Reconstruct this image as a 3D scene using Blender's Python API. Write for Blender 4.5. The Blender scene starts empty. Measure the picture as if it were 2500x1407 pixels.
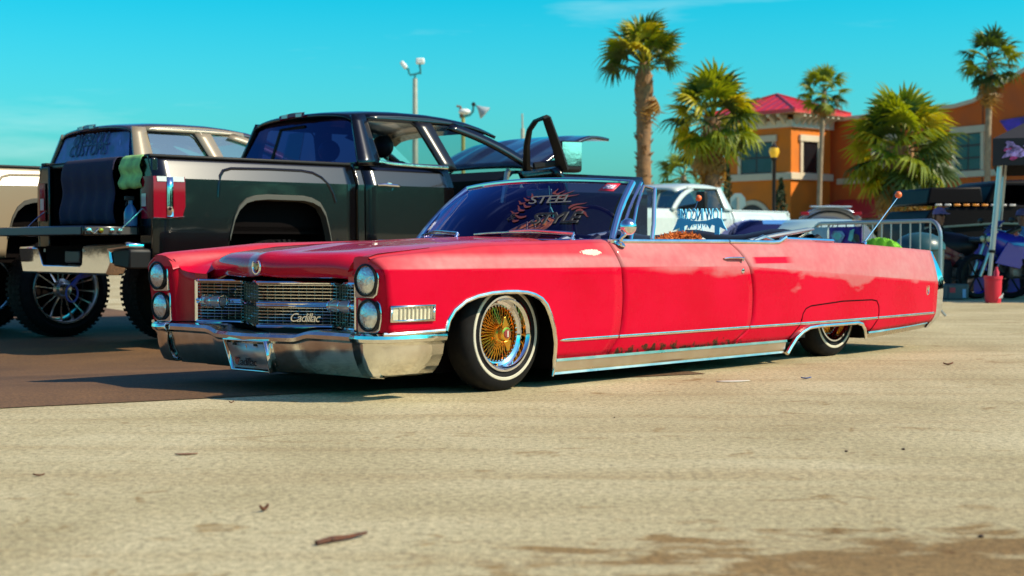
import bpy, bmesh, math, random
from mathutils import Vector, Matrix
random.seed(7)
R = math.radians
scn = bpy.context.scene
C = scn.collection
# ------------------------------------------------------------------ camera, light, exposure
cam_d = bpy.data.cameras.new('camera'); cam = bpy.data.objects.new('camera', cam_d); C.objects.link(cam)
scn.camera = cam
CAM_H = 0.735
cam.location = (0, 0, CAM_H)
PITCH = math.atan(101.5/3680)
cam.rotation_euler = (math.pi/2-PITCH, 0, 0)
cam_d.sensor_width = 36.0; cam_d.lens = 36.0*3680/2500
cam_d.clip_start = 0.05; cam_d.clip_end = 3000
cam_d.dof.use_dof = True; cam_d.dof.focus_distance = 8.3; cam_d.dof.aperture_fstop = 3.5
scn.render.resolution_x = 1024; scn.render.resolution_y = 576
SUN_EL, SUN_AZ = R(41), R(106)          # azimuth clockwise from +Y (straight ahead)
SUN_DIR = Vector((math.sin(SUN_AZ)*math.cos(SUN_EL), math.cos(SUN_AZ)*math.cos(SUN_EL), math.sin(SUN_EL)))
world = bpy.data.worlds.new('World'); scn.world = world; world.use_nodes = True
wn = world.node_tree.nodes; wl = world.node_tree.links
wn.clear()
w_out = wn.new('ShaderNodeOutputWorld'); w_bg = wn.new('ShaderNodeBackground')
sky = wn.new('ShaderNodeTexSky'); sky.sky_type = 'NISHITA'; sky.sun_disc = False
sky.sun_elevation = SUN_EL; sky.sun_rotation = SUN_AZ; sky.air_density = 1.0; sky.dust_density = 2.2; sky.ozone_density = 1.5
w_bg.inputs['Strength'].default_value = 0.105
tint = wn.new('ShaderNodeMix'); tint.data_type = 'RGBA'; tint.blend_type = 'MULTIPLY'; tint.inputs['Factor'].default_value = 1
tint.inputs['B'].default_value = (0.26, 1.12, 1.12, 1)
wl.new(sky.outputs['Color'], tint.inputs['A'])
tcs = wn.new('ShaderNodeTexCoord'); sep = wn.new('ShaderNodeSeparateXYZ'); wl.new(tcs.outputs['Generated'], sep.inputs[0])
tr_ = wn.new('ShaderNodeValToRGB'); wl.new(sep.outputs['Z'], tr_.inputs[0])      # the clear sky turns from cyan low down to blue overhead
tr_.color_ramp.elements[0].position = .0; tr_.color_ramp.elements[0].color = (.34, 1.03, 1.0, 1)
tr_.color_ramp.elements[1].position = .75; tr_.color_ramp.elements[1].color = (.24, .34, .62, 1)
e_ = tr_.color_ramp.elements.new(.17); e_.color = (.012, .90, .97, 1)
e_ = tr_.color_ramp.elements.new(.36); e_.color = (.16, .62, .90, 1)
gain = wn.new('ShaderNodeVectorMath'); gain.operation = 'SCALE'; gain.inputs['Scale'].default_value = 1.57
wl.new(tr_.outputs[0], gain.inputs[0]); wl.new(gain.outputs[0], tint.inputs['B'])
# thin fair-weather cloud streaks, the same all round the sky
tc = wn.new('ShaderNodeTexCoord'); mp = wn.new('ShaderNodeMapping'); mp.inputs['Scale'].default_value = (2.2, 2.2, 16)
mp.inputs['Location'].default_value = (0.35, 0.0, 0.4)
nz = wn.new('ShaderNodeTexNoise'); nz.inputs['Scale'].default_value = 1.6; nz.inputs['Detail'].default_value = 6; nz.inputs['Roughness'].default_value = 0.55
rp = wn.new('ShaderNodeValToRGB'); rp.color_ramp.elements[0].position = 0.575; rp.color_ramp.elements[1].position = 0.78
rp.color_ramp.elements[1].color = (.45, .45, .45, 1)
cm = wn.new('ShaderNodeMix'); cm.data_type = 'RGBA'; cm.inputs['B'].default_value = (5.5, 8.2, 8.0, 1)
wl.new(tc.outputs['Generated'], mp.inputs['Vector']); wl.new(mp.outputs['Vector'], nz.inputs['Vector'])
wl.new(nz.outputs['Fac'], rp.inputs['Fac']); wl.new(rp.outputs['Color'], cm.inputs['Factor'])
wl.new(tint.outputs['Result'], cm.inputs['A']); wl.new(cm.outputs['Result'], w_bg.inputs['Color'])
wl.new(w_bg.outputs['Background'], w_out.inputs['Surface'])
sun_d = bpy.data.lights.new('sun', 'SUN'); sun = bpy.data.objects.new('sun', sun_d); C.objects.link(sun)
sun_d.energy = 5.0; sun_d.angle = R(0.5); sun_d.color = (1.0, 0.88, 0.64)
sun.rotation_euler = SUN_DIR.to_track_quat('Z', 'Y').to_euler(); sun.location = (20, -8, 30)
scn.view_settings.view_transform = 'Standard'; scn.view_settings.look = 'None'
scn.view_settings.exposure = 0.22; scn.view_settings.gamma = 1
scn.render.engine = 'CYCLES'

# ------------------------------------------------------------------ helpers
def at(px, py, Y):
    """point of the place seen at photo pixel (px,py) at distance Y ahead"""
    a = (px-1250)/3680; b = (703.5-py)/3680
    dy = math.cos(PITCH)+b*math.sin(PITCH); dz = -math.sin(PITCH)+b*math.cos(PITCH)
    return Vector((a*Y/dy, Y, CAM_H+dz*Y/dy))

def interp(pts, x):
    if x <= pts[0][0]: return pts[0][1]
    for (a, b), (c, d) in zip(pts, pts[1:]):
        if x <= c: return b+(d-b)*(x-a)/(c-a) if c != a else d
    return pts[-1][1]
def smooth_interp(pts, x):
    n = len(pts)
    if x <= pts[0][0]: return pts[0][1]
    if x >= pts[-1][0]: return pts[-1][1]
    for i in range(n-1):
        if x <= pts[i+1][0]: break
    x0, y0 = pts[i]; x1, y1 = pts[i+1]
    m0 = (y1-pts[i-1][1])/(x1-pts[i-1][0]) if i > 0 else (y1-y0)/(x1-x0)
    m1 = (pts[i+2][1]-y0)/(pts[i+2][0]-x0) if i < n-2 else (y1-y0)/(x1-x0)
    h = x1-x0; t = (x-x0)/h
    return (2*t**3-3*t*t+1)*y0+(t**3-2*t*t+t)*h*m0+(-2*t**3+3*t*t)*y1+(t**3-t*t)*h*m1
def lerp(a, b, t): return a+(b-a)*t

class MB:
    def __init__(s): s.V = []; s.F = []
    def v(s, *p):
        s.V.append(tuple(p[0]) if len(p) == 1 else p); return len(s.V)-1
    def f(s, *i): s.F.append(tuple(i)); return s
    def poly(s, pts): s.F.append(tuple(s.v(p) for p in pts)); return s
    def grid(s, P, cu=False, cv=False):
        n, m = len(P), len(P[0]); b = len(s.V)
        for row in P:
            for p in row: s.V.append(tuple(p))
        for i in range(n if cu else n-1):
            for j in range(m if cv else m-1):
                s.F.append((b+i*m+j, b+((i+1) % n)*m+j, b+((i+1) % n)*m+(j+1) % m, b+i*m+(j+1) % m))
        return s
    def box(s, x0, x1, y0, y1, z0, z1):
        b = len(s.V)
        for z in (z0, z1):
            for p in ((x0, y0), (x1, y0), (x1, y1), (x0, y1)): s.V.append((p[0], p[1], z))
        for q in ((3, 2, 1, 0), (4, 5, 6, 7), (0, 1, 5, 4), (1, 2, 6, 5), (2, 3, 7, 6), (3, 0, 4, 7)): s.F.append(tuple(b+i for i in q))
        return s
    def prism(s, pts, vec):
        b = len(s.V); n = len(pts); vec = Vector(vec)
        for p in pts: s.V.append(tuple(p))
        for p in pts: s.V.append(tuple(Vector(p)+vec))
        s.F.append(tuple(b+i for i in range(n-1, -1, -1))); s.F.append(tuple(b+n+i for i in range(n)))
        for i in range(n): s.F.append((b+i, b+(i+1) % n, b+n+(i+1) % n, b+n+i))
        return s
    def tube(s, pts, r, n=8, closed=False, cap=True, sq=None):
        pts = [Vector(p) for p in pts]; k = len(pts)
        rs = r if isinstance(r, (list, tuple)) else [r]*k
        rows = []; prev = None
        for i, p in enumerate(pts):
            if closed: d = pts[(i+1) % k]-pts[i-1]
            else: d = pts[min(i+1, k-1)]-pts[max(i-1, 0)]
            if d.length < 1e-9: d = Vector((0, 0, 1))
            d.normalize()
            if prev is None:
                a = Vector((0, 0, 1)) if abs(d.z) < .9 else Vector((1, 0, 0))
            else: a = prev
            x = (a-d*a.dot(d)); x.normalize(); y = d.cross(x); prev = x
            fx, fy = sq if sq else (1, 1)
            rows.append([p+(x*math.cos(2*math.pi*j/n)*fx+y*math.sin(2*math.pi*j/n)*fy)*rs[i] for j in range(n)])
        b = len(s.V); s.grid(rows, cu=closed, cv=True)
        if cap and not closed:
            s.F.append(tuple(b+j for j in range(n-1, -1, -1))); s.F.append(tuple(b+(k-1)*n+j for j in range(n)))
        return s
    def lathe(s, prof, c, axis, n=32, a0=0, a1=2*math.pi):
        c = Vector(c); axis = Vector(axis).normalized()
        x = Vector((0, 0, 1)) if abs(axis.z) < .9 else Vector((1, 0, 0))
        x = (x-axis*x.dot(axis)).normalized(); y = axis.cross(x)
        full = abs(a1-a0-2*math.pi) < 1e-6
        m = n if full else n+1
        rows = [[c+axis*h+(x*math.cos(a0+(a1-a0)*j/n)+y*math.sin(a0+(a1-a0)*j/n))*r for j in range(m)] for r, h in prof]
        return s.grid(rows, cv=full)
    def ball(s, c, r, nu=16, nv=10):
        c = Vector(c); r = r if isinstance(r, (tuple, list)) else (r, r, r)
        rows = [[(c.x+r[0]*math.sin(math.pi*i/nv)*math.cos(2*math.pi*j/nu), c.y+r[1]*math.sin(math.pi*i/nv)*math.sin(2*math.pi*j/nu), c.z+r[2]*math.cos(math.pi*i/nv)) for j in range(nu)] for i in range(nv+1)]
        return s.grid(rows, cv=True)
    def xf(s, fn):
        s.V = [tuple(fn(Vector(p))) for p in s.V]; return s
    def mesh(s, name, mat, ang=35):
        bm = bmesh.new()
        vs = [bm.verts.new(p) for p in s.V]
        for f in s.F:
            try: bm.faces.new([vs[i] for i in f])
            except ValueError: pass
        bmesh.ops.remove_doubles(bm, verts=bm.verts, dist=2e-5)
        bmesh.ops.recalc_face_normals(bm, faces=bm.faces)
        me = bpy.data.meshes.new(name); bm.to_mesh(me); bm.free()
        if ang:
            me.shade_smooth()
            try: me.set_sharp_from_angle(angle=R(ang))
            except Exception: pass
        if mat: me.materials.append(mat)
        return me
    def build(s, name, mat, parent=None, ang=35, bevel=0, solid=0, label=None):
        o = bpy.data.objects.new(name, s.mesh(name, mat, ang)); C.objects.link(o)
        if parent: o.parent = parent
        if solid:
            m = o.modifiers.new('s', 'SOLIDIFY'); m.thickness = solid; m.offset = 0
        if bevel:
            m = o.modifiers.new('b', 'BEVEL'); m.width = bevel; m.segments = 2; m.limit_method = 'ANGLE'; m.angle_limit = R(40)
        if label: o['label'] = label
        return o

class VB(MB):
    """vehicle builder: points given as (along, out to the near side, up)"""
    def build(s, name, mat, parent=None, ang=35, bevel=0, solid=0, label=None):
        s.V = [(p[0], -p[1], p[2]) for p in s.V]
        return MB.build(s, name, mat, parent, ang, bevel, solid, label)

def thing(name, label, cat, loc=(0, 0, 0), rz=0, group=None):
    o = bpy.data.objects.new(name, None); C.objects.link(o); o.empty_display_size = .2
    o.location = loc; o.rotation_euler = (0, 0, rz); o['label'] = label; o['category'] = cat
    if group: o['group'] = group
    return o
def tag(o, label=None, cat=None, group=None, kind=None):
    if label: o['label'] = label
    if cat: o['category'] = cat
    if group: o['group'] = group
    if kind: o['kind'] = kind
    return o
def text(name, s, size, mat, parent, M, depth=.002, shear=0, spacing=1.0, flipx=False, grow=0):
    cu = bpy.data.curves.new(name, 'FONT'); cu.body = s; cu.size = size; cu.extrude = depth; cu.align_x = 'CENTER'; cu.align_y = 'CENTER'
    cu.shear = shear; cu.space_character = spacing; cu.offset = grow; cu.resolution_u = 3
    t = bpy.data.objects.new('tmp', cu); C.objects.link(t)
    dg = bpy.context.evaluated_depsgraph_get(); me = bpy.data.meshes.new_from_object(t.evaluated_get(dg))
    bpy.data.objects.remove(t)
    if flipx:
        for v in me.vertices: v.co.x = -v.co.x
    me.materials.clear(); me.materials.append(mat)
    o = bpy.data.objects.new(name, me); C.objects.link(o); o.parent = parent; o.matrix_local = M
    return o
def basis(o, x, y):
    """matrix with text x axis, up axis, at o"""
    x = Vector(x).normalized(); y = Vector(y); y = (y-x*y.dot(x)).normalized(); z = x.cross(y)
    return Matrix(((x.x, y.x, z.x, o[0]), (x.y, y.y, z.y, o[1]), (x.z, y.z, z.z, o[2]), (0, 0, 0, 1)))

# ------------------------------------------------------------------ materials
MATS = {}
def mat(name, col, rough=.5, metal=0, coat=0, coat_r=.05, spec=.5, noise=None, bump=None, emit=None, trans=0, sheen=0):
    if name in MATS: return MATS[name]
    m = bpy.data.materials.new(name); m.use_nodes = True; MATS[name] = m
    nt = m.node_tree; b = nt.nodes['Principled BSDF']
    b.inputs['Base Color'].default_value = (*col, 1); b.inputs['Roughness'].default_value = rough; b.inputs['Metallic'].default_value = metal
    b.inputs['Coat Weight'].default_value = coat; b.inputs['Coat Roughness'].default_value = coat_r; b.inputs['Specular IOR Level'].default_value = spec
    if sheen: b.inputs['Sheen Weight'].default_value = sheen
    if emit: b.inputs['Emission Color'].default_value = (*col, 1); b.inputs['Emission Strength'].default_value = emit
    if noise or bump: t = nt.nodes.new('ShaderNodeTexCoord')
    if noise:
        n = nt.nodes.new('ShaderNodeTexNoise'); n.inputs['Scale'].default_value = noise[0]; n.inputs['Detail'].default_value = 5
        nt.links.new(t.outputs['Object'], n.inputs['Vector'])
        mr = nt.nodes.new('ShaderNodeMapRange'); mr.inputs[1].default_value = .3; mr.inputs[2].default_value = .7
        mr.inputs[3].default_value = 1-noise[1]; mr.inputs[4].default_value = 1+noise[1]
        nt.links.new(n.outputs['Fac'], mr.inputs[0])
        mx = nt.nodes.new('ShaderNodeVectorMath'); mx.operation = 'MULTIPLY'; mx.inputs[0].default_value = col
        nt.links.new(mr.outputs[0], mx.inputs[1]); nt.links.new(mx.outputs[0], b.inputs['Base Color'])
        r2 = nt.nodes.new('ShaderNodeMapRange'); r2.inputs[1].default_value = .3; r2.inputs[2].default_value = .7
        r2.inputs[3].default_value = max(0, rough*.8); r2.inputs[4].default_value = min(1, rough*1.25+.02)
        nt.links.new(n.outputs['Fac'], r2.inputs[0]); nt.links.new(r2.outputs[0], b.inputs['Roughness'])
    if bump:
        n2 = nt.nodes.new('ShaderNodeTexNoise'); n2.inputs['Scale'].default_value = bump[0]; n2.inputs['Detail'].default_value = 3
        nt.links.new(t.outputs['Object'], n2.inputs['Vector'])
        bp = nt.nodes.new('ShaderNodeBump'); bp.inputs['Strength'].default_value = bump[1]; bp.inputs['Distance'].default_value = .02
        nt.links.new(n2.outputs['Fac'], bp.inputs['Height']); nt.links.new(bp.outputs['Normal'], b.inputs['Normal'])
    return m
def glass(name, tintc, tr=.8, rough=.02, ior=1.5, gloss=(1, 1, 1)):
    if name in MATS: return MATS[name]
    m = bpy.data.materials.new(name); m.use_nodes = True; MATS[name] = m
    nt = m.node_tree; nt.nodes.clear(); o = nt.nodes.new('ShaderNodeOutputMaterial')
    t = nt.nodes.new('ShaderNodeBsdfTransparent'); t.inputs['Color'].default_value = (*[c*tr for c in tintc], 1)
    g = nt.nodes.new('ShaderNodeBsdfGlossy'); g.inputs['Roughness'].default_value = rough; g.inputs['Color'].default_value = (*gloss, 1)
    f0 = ((ior-1)/(ior+1))**2
    lw = nt.nodes.new('ShaderNodeLayerWeight'); lw.inputs['Blend'].default_value = .5
    pw = nt.nodes.new('ShaderNodeMath'); pw.operation = 'POWER'; pw.inputs[1].default_value = 5; nt.links.new(lw.outputs['Facing'], pw.inputs[0])
    fr = nt.nodes.new('ShaderNodeMath'); fr.operation = 'MULTIPLY_ADD'; fr.inputs[1].default_value = 1-f0; fr.inputs[2].default_value = f0; nt.links.new(pw.outputs[0], fr.inputs[0])
    mx = nt.nodes.new('ShaderNodeMixShader')
    nt.links.new(fr.outputs[0], mx.inputs[0]); nt.links.new(t.outputs[0], mx.inputs[1]); nt.links.new(g.outputs[0], mx.inputs[2]); nt.links.new(mx.outputs[0], o.inputs['Surface'])
    return m
CHROME = mat('chrome', (.82, .82, .83), .05, 1, bump=(9, .012))
CHROME_W = mat('chrome_worn', (.86, .83, .77), .15, 1, noise=(14, .12), bump=(30, .03))
ALU = mat('brushed_aluminium', (.66, .60, .50), .30, 1, noise=(7, .08))
RUBBER = mat('rubber', (.0075, .006, .006), .75, spec=.22, noise=(20, .2))
BLACKT = mat('black_trim', (.012, .010, .010), .5, spec=.3)
DARK = mat('underbody_black', (.006, .0045, .0045), .95, spec=.05)
VINYL = mat('black_vinyl', (.02, .017, .018), .38, bump=(60, .1))
GOLD = mat('gold_plate', (.92, .43, .055), .24, 1)
WHITEWALL = mat('whitewall', (.58, .52, .40), .6, noise=(18, .1))
LENS = mat('lamp_lens', (.74, .74, .70), .16, .7, coat=1, coat_r=.02, noise=(60, .18), bump=(70, .25))
ORANGE = mat('orange_plastic', (.85, .16, .03), .4, coat=.3)
WHITE = mat('white_paint', (.78, .79, .76), .3, coat=.6)
# ------------------------------------------------------------------ ground
def sstep(a, b, x):
    t = max(0, min(1, (x-a)/(b-a))); return t*t*(3-2*t)
JO, JD = Vector((-2.31, 6.80)), Vector((1.99, 1.09)).normalized(); JN = Vector((-JD.y, JD.x))
def ground_z(x, y):
    d = (Vector((x, y))-JO).dot(JN)
    return -.13*sstep(.6, 4.2, d)*sstep(3.0, -1.0, x)
def axis_vals(lo, hi, n0, n1, step):
    v = []; x = n0
    while x <= n1+1e-6: v.append(x); x += step
    s = step; x = n0
    while x > lo: s *= 1.35; x -= s; v.insert(0, max(x, lo))
    s = step; x = v[-1]
    while x < hi: s *= 1.35; x += s; v.append(min(x, hi))
    return v
gx = axis_vals(-700, 700, -8, 4, .5); gy = axis_vals(-300, 1200, 5, 20, .5)
def ground_material():
    m = bpy.data.materials.new('concrete'); m.use_nodes = True; nt = m.node_tree; N = nt.nodes; L = nt.links; b = N['Principled BSDF']
    t = N.new('ShaderNodeTexCoord')
    def noise(scale, det, rough=.55, sc=(1, 1, 1), rot=0, dist=0):
        mpn = N.new('ShaderNodeMapping'); mpn.inputs['Scale'].default_value = sc; mpn.inputs['Rotation'].default_value = (0, 0, rot)
        L.new(t.outputs['Object'], mpn.inputs['Vector'])
        n = N.new('ShaderNodeTexNoise'); n.inputs['Scale'].default_value = scale; n.inputs['Detail'].default_value = det; n.inputs['Roughness'].default_value = rough; n.inputs['Distortion'].default_value = dist
        L.new(mpn.outputs[0], n.inputs['Vector']); return n.outputs['Fac']
    def ramp(fac, stops):
        r = N.new('ShaderNodeValToRGB'); e = r.color_ramp.elements
        while len(e) < len(stops): e.new(.5)
        for k, (p, c) in zip(e, stops): k.position = p; k.color = (*c, 1)
        L.new(fac, r.inputs[0]); return r.outputs[0]
    def mix(kind, a, bb, fac=1.0):
        x = N.new('ShaderNodeMix'); x.data_type = 'RGBA'; x.blend_type = kind
        if isinstance(fac, float): x.inputs['Factor'].default_value = fac
        else: L.new(fac, x.inputs['Factor'])
        for s, v in (('A', a), ('B', bb)):
            if isinstance(v, tuple): x.inputs[s].default_value = (*v, 1)
            else: L.new(v, x.inputs[s])
        return x.outputs['Result']
    g = lambda v: (v, v, v)
    base = ramp(noise(.55, 6, .6, (1, 1, 1), 0, .6), [(.30, (.365, .295, .16)), (.5, (.46, .38, .222)), (.72, (.56, .48, .305))])
    fine = ramp(noise(40, 5, .8), [(.34, g(.46)), (.5, g(1.0)), (.66, g(1.40))])
    c = mix('MULTIPLY', base, fine)
    grit = ramp(noise(95, 3, .75), [(.32, g(.40)), (.43, g(1.0)), (.58, g(1.0)), (.70, g(1.5))])
    c = mix('MULTIPLY', c, grit)
    # tyre drag marks and worn lanes running along the drive
    lane = ramp(noise(1.0, 5, .6, (.22, 2.6, 1), R(-24), .3), [(.36, (.72, .60, .47)), (.50, g(1.0)), (.66, (1.08, 1.09, 1.10))])
    c = mix('MULTIPLY', c, lane,  .38)
    lane2 = ramp(noise(2.4, 4, .65, (.16, 3.2, 1), R(-8), .2), [(.34, (.70, .56, .42)), (.46, g(1.0))])
    c = mix('MULTIPLY', c, lane2, .22)
    # small brown stains
    sp = ramp(noise(3.4, 6, .68, (.85, 1.3, 1), R(10), .9), [(.34, (.55, .40, .22)), (.40, g(1.0))])
    c = mix('MULTIPLY', c, sp, .70)
    pits = N.new('ShaderNodeTexVoronoi'); pits.inputs['Scale'].default_value = 7; L.new(t.outputs['Object'], pits.inputs['Vector'])
    pr = ramp(pits.outputs['Distance'], [(.035, (.35, .22, .14)), (.055, g(1.0))]); c = mix('MULTIPLY', c, pr, .75)
    # oil-stained patch in the foreground at the right
    sx = N.new('ShaderNodeVectorMath'); sx.operation = 'SUBTRACT'; sx.inputs[1].default_value = (1.15, 3.3, 0); L.new(t.outputs['Object'], sx.inputs[0])
    sc = N.new('ShaderNodeVectorMath'); sc.operation = 'MULTIPLY'; sc.inputs[1].default_value = (.60, 1.25, 0); L.new(sx.outputs[0], sc.inputs[0])
    ln = N.new('ShaderNodeVectorMath'); ln.operation = 'LENGTH'; L.new(sc.outputs[0], ln.inputs[0])
    nn = noise(5.2, 5, .62, (.7, 1.5, 1), R(6), .4)
    ad = N.new('ShaderNodeMath'); ad.operation = 'MULTIPLY_ADD'; ad.inputs[1].default_value = 2.3; L.new(nn, ad.inputs[0]); L.new(ln.outputs['Value'], ad.inputs[2])
    st = ramp(ad.outputs[0], [(.0, g(0)), (1.0, g(0))])
    mr = N.new('ShaderNodeMapRange'); mr.inputs[1].default_value = 1.62; mr.inputs[2].default_value = 1.86; mr.inputs[3].default_value = .85; mr.inputs[4].default_value = 0
    L.new(ad.outputs[0], mr.inputs[0])
    c = mix('MULTIPLY', c, (.50, .34, .17), mr.outputs[0])
    L.new(c, b.inputs['Base Color']); b.inputs['Roughness'].default_value = .85; b.inputs['Specular IOR Level'].default_value = .3
    bp = N.new('ShaderNodeBump'); bp.inputs['Strength'].default_value = .6; bp.inputs['Distance'].default_value = .008
    hn = noise(85, 5, .7); L.new(hn, bp.inputs['Height']); L.new(bp.outputs[0], b.inputs['Normal'])
    return m
g = MB(); g.grid([[(x, y, ground_z(x, y)) for y in gy] for x in gx])
tag(g.build('ground', ground_material(), ang=60), kind='structure')
def asphalt_material():
    m = bpy.data.materials.new('asphalt'); m.use_nodes = True; nt = m.node_tree; N = nt.nodes; L = nt.links; b = N['Principled BSDF']
    t = N.new('ShaderNodeTexCoord'); n = N.new('ShaderNodeTexNoise'); n.inputs['Scale'].default_value = 90; n.inputs['Detail'].default_value = 4; L.new(t.outputs['Object'], n.inputs['Vector'])
    r = N.new('ShaderNodeValToRGB'); r.color_ramp.elements[0].position = .35; r.color_ramp.elements[0].color = (.072, .034, .012, 1)
    r.color_ramp.elements[1].position = .72; r.color_ramp.elements[1].color = (.215, .105, .038, 1); L.new(n.outputs['Fac'], r.inputs[0])
    n2 = N.new('ShaderNodeTexNoise'); n2.inputs['Scale'].default_value = .9; n2.inputs['Detail'].default_value = 5; L.new(t.outputs['Object'], n2.inputs['Vector'])
    mr = N.new('ShaderNodeMapRange'); mr.inputs[1].default_value = .3; mr.inputs[2].default_value = .7; mr.inputs[3].default_value = .7; mr.inputs[4].default_value = 1.35; L.new(n2.outputs['Fac'], mr.inputs[0])
    v = N.new('ShaderNodeVectorMath'); v.operation = 'MULTIPLY'; L.new(r.outputs[0], v.inputs[0]); L.new(mr.outputs[0], v.inputs[1]); L.new(v.outputs[0], b.inputs['Base Color'])
    b.inputs['Roughness'].default_value = .8
    bp = N.new('ShaderNodeBump'); bp.inputs['Strength'].default_value = .4; bp.inputs['Distance'].default_value = .006; L.new(n.outputs['Fac'], bp.inputs['Height']); L.new(bp.outputs[0], b.inputs['Normal'])
    return m
a = MB(); rows = []
for i in range(60):
    s = lerp(-24, 3.9, i/59)
    w = .012*math.sin(s*9.1)+.008*math.sin(s*23.7)
    p0 = JO+JD*s+JN*w
    row = []
    for j in range(40):
        d = 24*(j/39)**1.6; q = p0+JN*d
        if i > 50: q.x += 0
        row.append((q.x, q.y, ground_z(q.x, q.y)+.004))
    rows.append(row)
a.grid(rows)
tag(a.build('asphalt_lane', asphalt_material(), ang=60), kind='structure')

# ------------------------------------------------------------------ far tree line
LEAF_FAR = mat('far_foliage', (.0125, .0125, .0105), .9, noise=(1.5, .4))
fm = MB(); rnd = random.Random(3)
for k in range(2600):
    az = rnd.uniform(-math.pi, math.pi); rr = rnd.uniform(150, 190)
    x, y = rr*math.sin(az), 40+rr*math.cos(az)
    base = 3.0+2.2*math.sin(az*7)+1.4*math.sin(az*17+1)
    if y > 0 and abs(x) < 110: base = 5.2+.9*math.sin(az*23)
    if x > 60 and -90 < y < 130: x = 62+(x-60)*.35; base = 9.5+3*math.sin(az*19)
    for q in range(10):
        h = rnd.uniform(0, base)*(1 if q > 4 else .45); s = rnd.uniform(1.2, 2.6)
        cx, cy = x+rnd.uniform(-3, 3), y+rnd.uniform(-3, 3)
        d = [Vector((rnd.gauss(0, 1), rnd.gauss(0, 1), rnd.gauss(0, 1))).normalized()*s for _ in range(3)]
        c = Vector((cx, cy, h+.6)); fm.poly([c+d[0], c+d[1], c+d[2]])
tag(fm.build('distant_trees', LEAF_FAR, ang=0), kind='stuff')
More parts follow.
